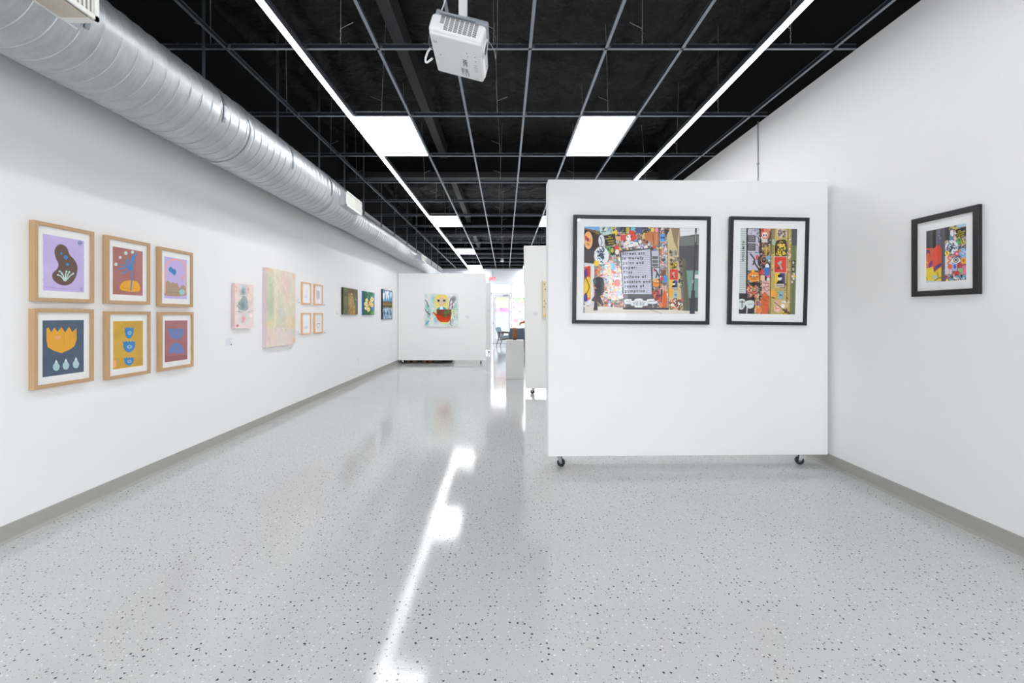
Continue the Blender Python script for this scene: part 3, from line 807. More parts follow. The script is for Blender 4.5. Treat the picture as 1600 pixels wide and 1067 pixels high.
def art2():
    a = Art(140, 180, 592, 746, 280, 310, 538, 546, brick, seed=2)
    a.washes(30, (10, 40), (10, 40), [(172, 116, 110), (158, 100, 96)], (.2, .5)); a.rect(708, 300, 746, 550, (174, 124, 120), .45)
    a.blob([(630, 510), (632, 485), (650, 468), (680, 463), (710, 468), (728, 490), (728, 518), (700, 523), (660, 520)], yel)
    a.line([(682, 515), (688, 450), (690, 390), (692, 350), (708, 322)], 7, blue, sm=6)
    for p in ([(688, 404), (660, 398), (626, 402)], [(688, 404), (665, 412), (640, 424)], [(688, 402), (660, 390), (632, 380)], [(690, 395), (672, 378), (665, 352)], [(690, 395), (680, 370), (690, 335)], [(690, 398), (668, 385), (655, 360)], [(692, 380), (702, 350), (708, 325)]):
        a.line(p, 6, blue, sm=5); a.ell(p[-1][0], p[-1][1], 5, 6, blue)
    for x, y, r_ in ((657, 318, 9), (691, 313, 8), (629, 341, 7), (609, 377, 8)): a.ell(x, y, r_, r_+1, (186, 208, 204))
    a.line([(640, 503), (715, 510)], 2, (190, 130, 30)); speck(a); return a.done()
def art3():
    a = Art(140, 180, 859, 972, 331, 350, 555, 562, lav, seed=3); rough_edge(a)
    a.blob([(862, 540), (862, 500), (868, 470), (880, 462), (893, 475), (902, 468), (912, 478), (922, 470), (932, 500), (942, 490), (952, 483), (966, 500), (968, 540)], (170, 146, 120), n=2)
    a.line([(864, 525), (864, 420), (872, 375), (892, 354), (915, 348), (940, 354), (960, 375), (968, 410), (969, 525)], 6, (246, 170, 140), sm=6)
    a.blob([(882, 395), (892, 388), (902, 398), (914, 402), (916, 420), (908, 433), (898, 422), (884, 410)], (60, 130, 185))
    for p in ([(948, 464), (944, 440), (935, 430)], [(948, 464), (951, 440), (957, 425)], [(948, 464), (947, 440), (943, 432)]): a.line(p, 2.5, (240, 160, 130))
    a.ell(946, 522, 15, 15, (158, 198, 200)); a.line([(868, 520), (935, 525)], 2, (120, 100, 90)); speck(a); return a.done()
def art4():
    a = Art(140, 180, 232, 443, 665, 667, 970, 944, (74, 90, 110), seed=4)
    a.washes(50, (10, 40), (6, 25), [(88, 104, 122), (64, 80, 102), (80, 96, 116)], (.2, .5))
    a.poly([(252, 710), (262, 704), (275, 730), (290, 705), (305, 728), (325, 704), (343, 732), (363, 702), (380, 732), (402, 710), (403, 770), (392, 805), (370, 822), (326, 842), (285, 828), (258, 808), (252, 770)], (222, 160, 46))
    a.ell(306, 758, 16, 10, (250, 165, 120)); a.line([(337, 740), (337, 800)], 2, (196, 146, 50)); a.line([(367, 745), (367, 800)], 2, (196, 146, 50)); a.line([(400, 715), (390, 760)], 2, (150, 130, 90))
    for x, y in ((299, 905), (347, 900), (399, 893)):
        a.blob([(x, y-28), (x+9, y-10), (x+17, y+6), (x+10, y+26), (x-4, y+30), (x-15, y+20), (x-16, y+2), (x-7, y-12)], (172, 198, 202)); a.poly([(x, y-28), (x+6, y-14), (x-7, y-12)], (225, 232, 235))
    speck(a); return a.done()
def cup(a, x, y, w, h, c=(58, 128, 186)):
    a.poly([(x-w, y-h), (x-w*.75, y-h*.75), (x-w*.45, y-h), (x-w*.2, y-h*.72), (x, y-h*1.02), (x+w*.25, y-h*.72), (x+w*.5, y-h), (x+w*.75, y-h*.75), (x+w, y-h), (x+w*.95, y), (x+w*.75, y+h*.5), (x+w*.35, y+h*.9), (x, y+h), (x-w*.4, y+h*.9), (x-w*.8, y+h*.5), (x-w*.96, y)], c)
    a.ell(x+2, y+1, w*.42, h*.33, (150, 186, 205)); a.ell(x+2, y+1, w*.2, h*.15, (90, 130, 170))
def art5():
    a = Art(140, 180, 596, 748, 667, 669, 924, 903, (206, 164, 60), seed=5)
    a.washes(40, (15, 50), (8, 30), [(196, 152, 52), (216, 176, 76), (190, 148, 60)], (.2, .5)); a.rect(708, 660, 748, 925, (190, 156, 80), .4); a.rect(596, 860, 748, 925, (186, 140, 50), .4)
    cup(a, 675, 731, 23, 31); cup(a, 675, 803, 31, 31); cup(a, 674, 880, 25, 22)
    a.ell(606, 893, 8, 22, (240, 165, 110)); speck(a); return a.done()
def art6():
    a = Art(140, 180, 863, 980, 663, 661, 887, 872, (164, 108, 110), seed=6)
    a.washes(30, (10, 30), (8, 30), [(170, 116, 116), (156, 98, 102)], (.2, .5)); a.rect(863, 850, 980, 890, (134, 78, 82), .45)
    c = (108, 124, 172)
    a.poly([(880+41*(1-math.cos(t)), 707+58*math.sin(t)) for t in np.linspace(0, PI, 20)], c)
    a.poly([(883+39*(1-math.cos(t)), 838-58*math.sin(t)) for t in np.linspace(0, PI, 20)], c)
    for k in range(8):
        a.line([(886+10*k, 725), (892+8*k, 745)], 1.5, (130, 140, 190), .7); a.line([(886+9*k, 830), (892+8*k, 800)], 1.5, (90, 120, 180), .7)
    speck(a); return a.done()

RL = R(90)
six = [('purple print of a brown bean shape with white sprigs, top left of six', 2.724, 3.123, 1.3935, 1.886, art1),
       ('brick red print of a blue plant on a yellow mound, oak frame', 3.220, 3.617, 1.393, 1.884, art2),
       ('lavender print of an orange arch over brown peaks, oak frame', 3.716, 4.111, 1.382, 1.876, art3),
       ('slate blue print of a yellow tulip above three drops, oak frame', 2.722, 3.120, .856, 1.350, art4),
       ('mustard print of three stacked blue flower cups, oak frame', 3.224, 3.620, .843, 1.338, art5),
       ('dusty red print of two blue half circles, oak frame', 3.722, 4.118, .843, 1.336, art6)]
for lb, y0, y1, z0, z1, fn in six:
    w = y1-y0; h = z1-z0
    framed('framed_print', lb, 'framed print', 'six oak framed prints on the left wall', w, h, .034, .024, (.061, .061, .068, .072), fn(), (XL+.0005, (y0+y1)/2, z0), RL, M['oak'], M['mat'])

# --- small pale drawings
def pale(seed, kind):
    a = Art(110, 120, 0, 100, 0, 0, 140, 140, (240, 240, 242) if kind != 1 and kind != 3 else (234, 234, 230), seed=seed); r = a.r
    if kind == 0:
        a.rect(28, 40, 72, 105, (228, 226, 232)); a.washes(6, (8, 15), (8, 15), [(214, 212, 214)], (.2, .4)); a.rect(28, 85, 72, 105, (212, 212, 214), .6)
    elif kind == 1:
        a.rect(26, 38, 74, 105, (204, 200, 206)); 
        for _ in range(40): a.line([(r.uniform(28, 72), r.uniform(40, 103)), (r.uniform(28, 72), r.uniform(40, 103))], 1.2, (180, 172, 182), .6)
    elif kind == 2:
        a.rect(26, 40, 74, 108, (226, 230, 240)); a.blob([(28, 105), (40, 85), (50, 95), (60, 82), (72, 105)], (208, 204, 216)); a.washes(8, (6, 14), (6, 14), [(220, 224, 232)], (.2, .4))
    else:
        a.rect(28, 28, 78, 60, (226, 222, 222)); a.line([(40, 100), (34, 84), (46, 74), (62, 78), (68, 90), (58, 100), (48, 110), (40, 100)], 4, (150, 158, 120), sm=5); a.ell(66, 76, 5, 4, (160, 130, 120))
    a.grain(.008); return a.done()
small = [('small maple framed pale drawing with a grey lower edge, upper left of four', 6.351, 6.643, 1.465, 1.778, 0), ('small maple framed drawing with a mauve grey square, upper right of four', 6.764, 7.067, 1.463, 1.778, 1),
         ('small maple framed bluish white drawing, lower left of four', 6.351, 6.643, 1.030, 1.340, 2), ('small maple framed drawing of a green curled shape, lower right of four', 6.764, 7.075, 1.031, 1.341, 3)]
for lb, y0, y1, z0, z1, k in small:
    framed('framed_drawing', lb, 'framed drawing', 'four small maple framed drawings', y1-y0, z1-z0, .024, .018, (.019,)*4, pale(20+k, k), (XL+.0005, (y0+y1)/2, z0), RL, M['maple'], M['mat'])

# --- canvases on the left wall
def art_pink():
    a = Art(150, 210, 74, 320, 250, 273, 786, 780, (232, 214, 208), seed=31)
    a.washes(60, (12, 45), (15, 50), [(240, 222, 216), (226, 200, 194), (220, 216, 214), (236, 214, 206)], (.2, .6))
    a.washes(14, (4, 12), (15, 40), [(224, 170, 150), (214, 196, 180)], (.3, .6))
    a.soft(185, 300, 50, 60, (188, 200, 204), .8); a.soft(180, 360, 45, 45, (150, 170, 176), .8); a.soft(183, 345, 18, 30, (110, 130, 138), .8)
    a.blob([(125, 560), (120, 500), (150, 440), (185, 400), (222, 420), (242, 470), (240, 560), (180, 572)], (138, 160, 160), .85); a.soft(178, 515, 25, 45, (100, 120, 122), .7); a.soft(205, 470, 20, 40, (160, 180, 180), .6)
    a.line([(98, 520), (120, 500), (130, 470)], 9, (90, 112, 118), .8, sm=4); a.line([(120, 575), (150, 592)], 10, (96, 130, 136), .8)
    a.soft(190, 650, 60, 75, (200, 206, 212), .8); a.ell(182, 675, 22, 38, (232, 160, 160), .7); a.soft(182, 670, 12, 20, (220, 130, 136), .5)
    a.line([(235, 590), (270, 582), (312, 575)], 5, (120, 150, 156), .7); a.blob([(95, 745), (108, 730), (122, 738), (118, 756), (102, 764)], (212, 84, 110), .85)
    for p in ((90, 300), (95, 340), (245, 320), (250, 345)): a.soft(p[0], p[1], 10, 22, (222, 150, 122), .6)
    a.soft(290, 630, 16, 20, (244, 244, 242), .9); a.soft(280, 480, 30, 60, (212, 204, 212), .6)
    a.dabs(300, 7, (12, 40), .03, None, .5)
    a.grain(.02); return a.done()
def art_green():
    a = Art(170, 230, 472, 816, 62, 126, 1008, 960, (216, 214, 188), seed=32)
    a.rect(472, 130, 556, 690, (176, 190, 156), .8); a.rect(472, 410, 556, 600, (150, 172, 146), .6); a.washes(60, (20, 60), (30, 100), [(214, 212, 186), (206, 208, 180), (222, 214, 194)], (.15, .45))
    a.rect(556, 60, 574, 800, (226, 220, 200), .8); a.soft(520, 250, 35, 120, (172, 188, 148), .6); a.soft(515, 520, 35, 100, (146, 168, 140), .6)
    a.blob([(640, 120), (745, 110), (735, 380), (712, 490), (650, 380), (630, 240)], (220, 198, 184), .8); a.soft(700, 250, 55, 120, (218, 192, 182), .5)
    a.poly([(605, 320), (640, 390), (715, 770), (575, 770), (590, 500)], (188, 194, 168), .6); a.soft(635, 590, 25, 70, (190, 196, 196), .7); a.soft(770, 560, 50, 60, (190, 200, 160), .6)
    a.rect(718, 625, 752, 770, (226, 200, 150), .8); a.rect(760, 640, 816, 765, (200, 190, 130), .6); a.line([(618, 330), (650, 420), (700, 620)], 5, (222, 220, 190), .8)
    a.rect(472, 780, 816, 1010, (224, 208, 204), .85); a.washes(0, (1, 2), (1, 2), [lav], (0, 1))
    for x, y, c in ((620, 850, (206, 208, 200)), (690, 900, (216, 206, 208)), (600, 820, (226, 206, 214)), (780, 900, (212, 176, 160)), (510, 850, (232, 206, 184)), (640, 940, (206, 212, 198)), (500, 960, (232, 214, 190)), (740, 820, (200, 200, 208)), (795, 810, (170, 190, 196))): a.soft(x, y, 40, 45, c, .6)
    for x, y in ((500, 90), (530, 105), (480, 80), (785, 150), (800, 180), (495, 895), (800, 920)): a.soft(x, y, 14, 18, (206, 150, 112), .6)
    a.soft(500, 720, 40, 40, (216, 196, 130), .6); a.rect(472, 62, 486, 110, (222, 176, 136), .5)
    a.a = a.a*.62+np.array((224, 208, 196))/255*.38
    a.dabs(420, 12, (30, 110), .02, PI/2, .5)
    r = a.r
    for _ in range(150):
        x = r.uniform(472, 816); y = r.uniform(60, 1000); a.line([(x, y), (x+r.uniform(-2, 2), y+r.uniform(10, 50))], 1.5, (226, 222, 200) if r.rand() < .5 else (180, 180, 156), .3)
    a.grain(.02); return a.done()
def art_forest():
    a = Art(170, 150, 172, 510, 140, 190, 778, 778, (104, 108, 82), seed=33); r = a.r
    a.washes(50, (20, 60), (20, 70), [(96, 100, 76), (114, 116, 90), (106, 96, 80)], (.2, .5)); a.soft(350, 220, 70, 60, (118, 84, 72), .8)
    a.poly([(285, 300), (330, 270), (385, 300), (440, 600), (440, 778), (280, 778)], (166, 134, 88), .8); a.soft(350, 480, 45, 110, (210, 184, 140), .7); a.soft(345, 370, 25, 35, (160, 156, 80), .7); a.soft(340, 300, 50, 22, (160, 140, 96), .7); a.dabs(250, 10, (20, 70), .05, PI/2)
    a.poly([(400, 560), (445, 560), (445, 778), (390, 778)], (196, 160, 70), .7); a.ell(370, 480, 10, 28, (176, 106, 70), .8)
    for _ in range(260):
        x = r.uniform(285, 440); y = r.uniform(280, 778); a.ell(x, y, 4, 8, [(222, 204, 168), (120, 78, 48), (190, 150, 84), (150, 96, 60)][r.randint(4)], .6)
    for cx, cy in ((230, 500), (465, 520)):
        for _ in range(160): a.ell(cx+r.normal(0, 25), cy+r.normal(0, 85), 4, 6, [(140, 150, 116), (84, 96, 66), (160, 164, 120)][r.randint(3)], .6)
    for cx, cy in ((232, 365), (465, 410)): a.line([(cx-28, cy+30), (cx, cy-10), (cx+28, cy+30)], 7, (196, 198, 166), .6, sm=5)
    a.ell(362, 296, 16, 12, (214, 214, 190), .9); a.grain(.03); return a.done()
def art_lily():
    a = Art(160, 150, 655, 912, 228, 260, 790, 788, (70, 112, 74), seed=34); r = a.r
    for k in range(16):
        x = r.uniform(655, 912); c = [(74, 140, 180), (100, 150, 90), (56, 96, 62), (116, 164, 196)][r.randint(4)]
        a.poly([(x, 228), (x+r.uniform(10, 30), 228), (x+r.uniform(-30, 40), 790), (x+r.uniform(-40, 0), 790)], c, .8)
    a.blob([(820, 740), (860, 690), (905, 670), (905, 760), (850, 780)], (120, 168, 62), .9); a.blob([(780, 250), (860, 260), (840, 340), (790, 430)], (78, 126, 66), .8); a.poly([(735, 228), (775, 240), (760, 400), (735, 430)], (110, 160, 190), .8)
    a.dabs(160, 10, (30, 120), .07, PI/2)
    def fl(x, y, s, col=(238, 218, 160)):
        for k in range(6):
            t = k*PI/3+.3; a.ell(x+s*.55*math.cos(t), y+s*.75*math.sin(t), s*.42, s*.5, col, 1, t)
        a.ell(x, y, s*.3, s*.3, (222, 176, 80)); a.ell(x+s*.1, y, s*.12, s*.12, (150, 120, 60))
    fl(728, 440, 36); fl(850, 420, 48); fl(815, 500, 44, (236, 200, 120)); fl(712, 530, 46); fl(762, 560, 40, (230, 206, 150)); fl(845, 555, 44, (240, 206, 130)); fl(712, 630, 38); fl(770, 660, 42); a.poly([(830, 400), (848, 335), (872, 400)], (238, 214, 150))
    a.ell(762, 520, 12, 26, (70, 96, 90)); a.ell(780, 570, 14, 14, (60, 86, 96)); a.poly([(750, 690), (775, 690), (756, 745)], (240, 226, 180)); a.grain(.03); return a.done()
def art_lake():
    a = Art(160, 150, 1112, 1335, 200, 232, 890, 884, (96, 158, 192), seed=35); r = a.r
    for x0, x1, y0, y1 in ((1118, 1160, 280, 440), (1175, 1255, 225, 330), (1190, 1215, 320, 440), (1235, 1262, 320, 440), (1285, 1325, 250, 400), (1220, 1240, 250, 380)):
        a.blob([(x0, y0), (x1, y0), (x1, (y0+y1)/2), ((x0+x1)/2, y1), (x0, (y0+y1)/2)], (232, 236, 242))
    a.rect(1105, 470, 1340, 650, (110, 96, 74))
    for _ in range(150): a.line([(r.uniform(1105, 1340), r.uniform(475, 560)), (r.uniform(1105, 1340), r.uniform(475, 640))][:1]*1+[(r.uniform(1105, 1340), r.uniform(520, 600))], 1.5, (150, 124, 70), .12)
    a.rect(1105, 520, 1340, 575, (150, 122, 66), .7); a.rect(1105, 565, 1340, 600, (80, 66, 52), .7)
    a.rect(1105, 640, 1340, 900, (150, 180, 200))
    for _ in range(120):
        x = r.uniform(1105, 1340); y = r.uniform(620, 880); a.ell(x, y, r.uniform(3, 8), r.uniform(15, 45), [(220, 230, 238), (90, 126, 156), (60, 96, 130), (180, 200, 214)][r.randint(4)], .7)
    for x in (1150, 1220, 1305): a.ell(x, 745, 12, 60, (50, 88, 120), .9)
    for _ in range(40): a.line([(r.uniform(1110, 1335), 600+r.uniform(0, 60)), (r.uniform(1110, 1335), 620+r.uniform(0, 60))], 2, (225, 232, 238), .5)
    a.dabs(260, 6, (15, 45), .07, PI/2); a.grain(.03); return a.done()
canvas('pink and grey-blue abstract canvas with rounded shapes, smaller one beside the tall green painting', 5.098-4.742, .483, .034, art_pink(), (XL+.0005, (5.098+4.742)/2, 1.165), RL, M['pinkedge2'])
canvas('tall pale green and beige abstract canvas with a lilac side edge', 6.096-5.351, .955, .045, art_green(), (XL+.0005, (6.096+5.351)/2, .922), RL, M['pinkedge'])
canvas('dark olive painting of a golden plume with a black side edge', 8.711-7.926, .481, .032, art_forest(), (XL+.0005, (8.711+7.926)/2, 1.317), RL, M['darkedge'])
canvas('painting of cream lilies on green leaves with a blue side edge', 9.826-9.063, .479, .032, art_lily(), (XL+.0005, (9.826+9.063)/2, 1.313), RL, M['blueedge'])
canvas('black framed painting of clouds and a lake, last before the display wall', 11.36-10.48, .68, .03, art_lake(), (XL+.0005, (11.36+10.48)/2, 1.218), RL, M['black'], border=M['blackframe'])

# --- teacup painting
def art_cup():
    a = Art(230, 230, 150, 930, 135, 135, 915, 915, (222, 226, 224), seed=41); r = a.r
    a.washes(30, (30, 90), (30, 120), [(150, 200, 188), (170, 205, 205), (196, 216, 214), (206, 216, 226)], (.2, .5))
    for cx, cy, c in ((200, 440, (90, 176, 146)), (250, 540, (110, 184, 168)), (340, 260, (130, 200, 190)), (390, 560, (140, 200, 196)), (400, 760, (110, 180, 180)), (200, 830, (70, 170, 170)), (880, 450, (150, 206, 196)), (900, 680, (160, 210, 200)), (240, 640, (110, 150, 160))): a.soft(cx, cy, 35, 75, c, .7)
    for _ in range(130):
        x = r.uniform(150, 930); y = r.uniform(150, 915)
        c = [(90, 180, 150), (120, 190, 190), (230, 236, 236), (110, 160, 170), (170, 205, 120), (150, 170, 190)][r.randint(6)]
        if r.rand() < .5: a.line([(x, y), (x+r.uniform(-60, 60), y+r.uniform(-6, 6))], 5, c, .6)
        else: a.line([(x, y), (x+r.uniform(-25, 25), y+r.uniform(20, 90))], 6, c, .55)
    for k in range(8): a.line([(820, 370+k*45), (925, 365+k*46)], 6, (110, 130, 130), .6)
    a.line([(155, 870), (250, 770)], 22, (70, 168, 176)); a.line([(152, 285), (200, 330), (235, 450)], 16, (96, 50, 70), sm=5); a.line([(145, 485), (200, 570), (280, 640)], 15, (70, 36, 60), sm=5)
    a.line([(765, 235), (735, 330), (715, 500)], 17, (110, 48, 84), sm=5); a.line([(830, 320), (795, 380), (790, 500)], 20, (106, 36, 74), sm=5); a.line([(760, 400), (765, 520)], 12, (90, 40, 70)); a.line([(835, 420), (822, 560), (835, 700)], 10, (90, 60, 76)); a.line([(742, 720), (742, 850), (785, 890)], 14, (100, 50, 66), sm=5)
    a.ell(822, 262, 56, 76, (168, 166, 172), 1, .3); a.ell(775, 780, 40, 60, (170, 175, 180), .8, .4)
    for _ in range(50): a.line([(822+r.normal(0, 25), 262+r.normal(0, 35)), (822+r.normal(0, 25), 262+r.normal(0, 35))], 4, (120, 118, 124), .5)
    a.dabs(300, 10, (20, 80), .07)
    Y_ = (232, 214, 118); SK = (224, 196, 162)
    a.blob([(388, 240), (410, 190), (460, 162), (540, 160), (620, 168), (668, 200), (694, 250), (694, 510), (650, 515), (560, 515), (440, 600), (408, 575), (392, 430), (385, 330)], Y_, n=4)
    a.poly([(437, 280), (470, 240), (540, 222), (610, 240), (650, 280), (648, 330), (570, 405), (562, 435), (520, 435), (512, 405), (440, 330)], SK)
    a.blob([(400, 300), (420, 220), (480, 180), (545, 168), (600, 178), (660, 220), (690, 300), (655, 262), (600, 232), (545, 224), (490, 234), (430, 262)], Y_, n=3)
    for sx, cx in ((1, 470), (-1, 605)):
        a.ell(cx, 306, 36, 26, (150, 190, 220)); a.ell(cx, 304, 26, 22, (60, 66, 80)); a.ell(cx, 303, 13, 15, (16, 18, 24)); a.line([(cx-36, 290), (cx, 280), (cx+36, 292)], 7, (90, 70, 50), sm=3); a.ell(cx-12*sx, 318, 7, 5, (210, 230, 240))
    a.line([(440, 330), (512, 405)], 6, (176, 150, 70)); a.line([(648, 330), (570, 405)], 6, (176, 150, 70)); a.ell(540, 395, 14, 6, (214, 150, 140))
    a.blob([(438, 515), (470, 465), (515, 438), (540, 434), (570, 438), (618, 468), (640, 515)], (52, 146, 210), n=3); a.poly([(505, 440), (540, 428), (568, 440), (580, 515), (498, 515)], (232, 232, 238))
    body = [(425, 512), (770, 512), (775, 600), (750, 720), (715, 790), (670, 812), (540, 812), (490, 770), (445, 730), (430, 640)]
    a.poly(body, (124, 72, 52)); a.poly([(400, 640), (445, 620), (480, 640), (620, 700), (745, 660), (740, 735), (705, 795), (670, 812), (540, 812), (470, 768), (440, 735)], (206, 62, 30))
    a.poly([(330, 580), (350, 562), (380, 588), (440, 625), (470, 770), (430, 700), (380, 625)], (214, 60, 28)); a.soft(600, 770, 90, 25, (240, 84, 44), .9); a.soft(700, 560, 70, 55, (94, 122, 72), .85); a.soft(625, 590, 35, 30, (60, 150, 60), .9); a.soft(640, 665, 45, 20, (110, 130, 60), .7)
    for _ in range(120):
        x = r.uniform(440, 755); y = r.uniform(520, 790); a.ell(x, y, 12, 6, [(150, 70, 50), (90, 110, 66), (110, 50, 40), (180, 56, 34), (80, 96, 56)][r.randint(5)], .35)
    a.line([(428, 514), (770, 514)], 8, (110, 70, 60)); a.line([(770, 560), (790, 540), (825, 532), (850, 560), (848, 605), (825, 650), (790, 690), (762, 700)], 15, (224, 234, 90), sm=5); a.line([(775, 580), (790, 600)], 8, (224, 234, 90))
    a.poly([(530, 806), (700, 806), (690, 838), (535, 838)], (236, 240, 120)); a.rect(150, 895, 930, 915, (226, 226, 224), .8)
    a.line([(845, 870), (885, 850)], 8, (190, 224, 110)); a.line([(800, 180), (830, 178)], 6, (226, 232, 120)); a.ell(350, 915, 10, 6, (170, 180, 90)); a.ell(695, 908, 10, 6, (190, 80, 90)); a.grain(.02); return a.done()
canvas('square painting of a blonde girl in a red and green teacup', .895, .887, .035, art_cup(), (-1.699, 12.099, 1.311-18.4*12.07/704), 0, M['whiteedge'])

# --- beige panel painting on the half hidden display wall
def art_beige():
    a = Art(150, 110, 0, 150, 0, 0, 100, 100, (222, 208, 176), seed=43); r = a.r
    a.washes(20, (10, 30), (10, 30), [(226, 214, 184), (214, 198, 160)], (.2, .5)); a.rect(0, 0, 150, 3, (236, 226, 204)); a.rect(0, 0, 2, 100, (236, 226, 204))
    for p in ((6, 10), (9, 24), (5, 55), (10, 62), (4, 71), (12, 85)): a.ell(p[0], p[1], 1.3, 1.8, (80, 60, 50))
    a.ell(8, 93, 4, 4, (230, 200, 60)); a.collage(20, 10, 140, 90, 30, (2, 6), [(200, 150, 90), (230, 200, 60), (90, 70, 60)]); a.grain(.02); return a.done()
zb = 1.311-(495.6-492)*7.40/704
canvas('beige speckled panel painting partly hidden behind the large display wall', .80, .605, .045, art_beige(), ((848.3-789)*7.38/704+.40, 7.413, zb), 0, M['beigeedge'], roll=R(-.75))

# --- three street photographs
mixc = [(206, 84, 70), (226, 224, 222), (52, 50, 52), (220, 184, 84), (88, 134, 180), (214, 138, 88), (190, 180, 172), (112, 150, 108), (222, 160, 168), (134, 98, 76), (140, 182, 196), (60, 66, 96), (232, 230, 228), (76, 72, 72), (150, 140, 134), (100, 92, 88)]
def graffiti(a, x0, y0, x1, y1, n, c0, c1, sz=(6, 14)):
    a.collage(x0, y0, x1, y1, n, sz, [c0, c1])
def axe(a, x0, y0, x1, y1):
    w, h = x1-x0, y1-y0; a.rect(x0, y0, x1, y1, (216, 60, 44))
    a.line([(x0+.62*w, y0+.8*h), (x0+.42*w, y0+.4*h)], w*.12, (170, 172, 170)); a.poly([(x0+.25*w, y0+.38*h), (x0+.6*w, y0+.22*h), (x0+.62*w, y0+.4*h), (x0+.35*w, y0+.52*h)], (176, 178, 176)); a.poly([(x0+.15*w, y0+.8*h), (x0+.35*w, y0+.6*h), (x0+.42*w, y0+.8*h)], (70, 60, 60))
def yposter(a, x0, y0, x1, y1):
    w, h = x1-x0, y1-y0; a.rect(x0, y0, x0+w*.5, y1, (234, 194, 44)); a.rect(x0+w*.5, y0, x1, y1, (56, 60, 120))
    a.ell(x0+w*.5, y0+h*.32, w*.2, h*.18, (225, 215, 205)); a.ell(x0+w*.5, y0+h*.2, w*.22, h*.1, (26, 24, 28)); a.poly([(x0+w*.12, y0+h*.75), (x0+w*.35, y0+h*.5), (x0+w*.75, y0+h*.5), (x0+w*.9, y0+h*.75)], (26, 24, 28)); a.rect(x0+w*.08, y0+h*.72, x1-w*.06, y1-h*.03, (190, 186, 178)); a.line([(x0+w*.2, y0+h*.85), (x1-w*.2, y0+h*.85)], h*.05, (120, 116, 110))
def cat(a, x, y, s):
    c = (120, 176, 204); a.ell(x, y, s*.5, s, c); a.poly([(x-s*.5, y-s*.6), (x-s*.45, y-s*1.3), (x-s*.1, y-s*.8)], c); a.poly([(x+s*.5, y-s*.6), (x+s*.45, y-s*1.3), (x+s*.1, y-s*.8)], c)
    a.ell(x-s*.15, y-s*.1, s*.16, s*.24, (40, 60, 90)); a.ell(x+s*.25, y, s*.12, s*.2, (40, 60, 90))
def tagblob(a, x, y, rx, ry):
    a.ell(x, y, rx, ry, (226, 230, 236)); r = a.r
    for _ in range(34):
        t = r.uniform(0, 6.28); q = r.uniform(.1, .85); px, py = x+rx*q*math.cos(t), y+ry*q*math.sin(t)
        a.line([(px, py), (px+r.uniform(-.3, .3)*rx, py+r.uniform(-.3, .3)*ry), (px+r.uniform(-.3, .3)*rx, py+r.uniform(-.3, .3)*ry)], rx*.09, [(28, 38, 66), (36, 70, 110), (20, 20, 26)][r.randint(3)], sm=3)
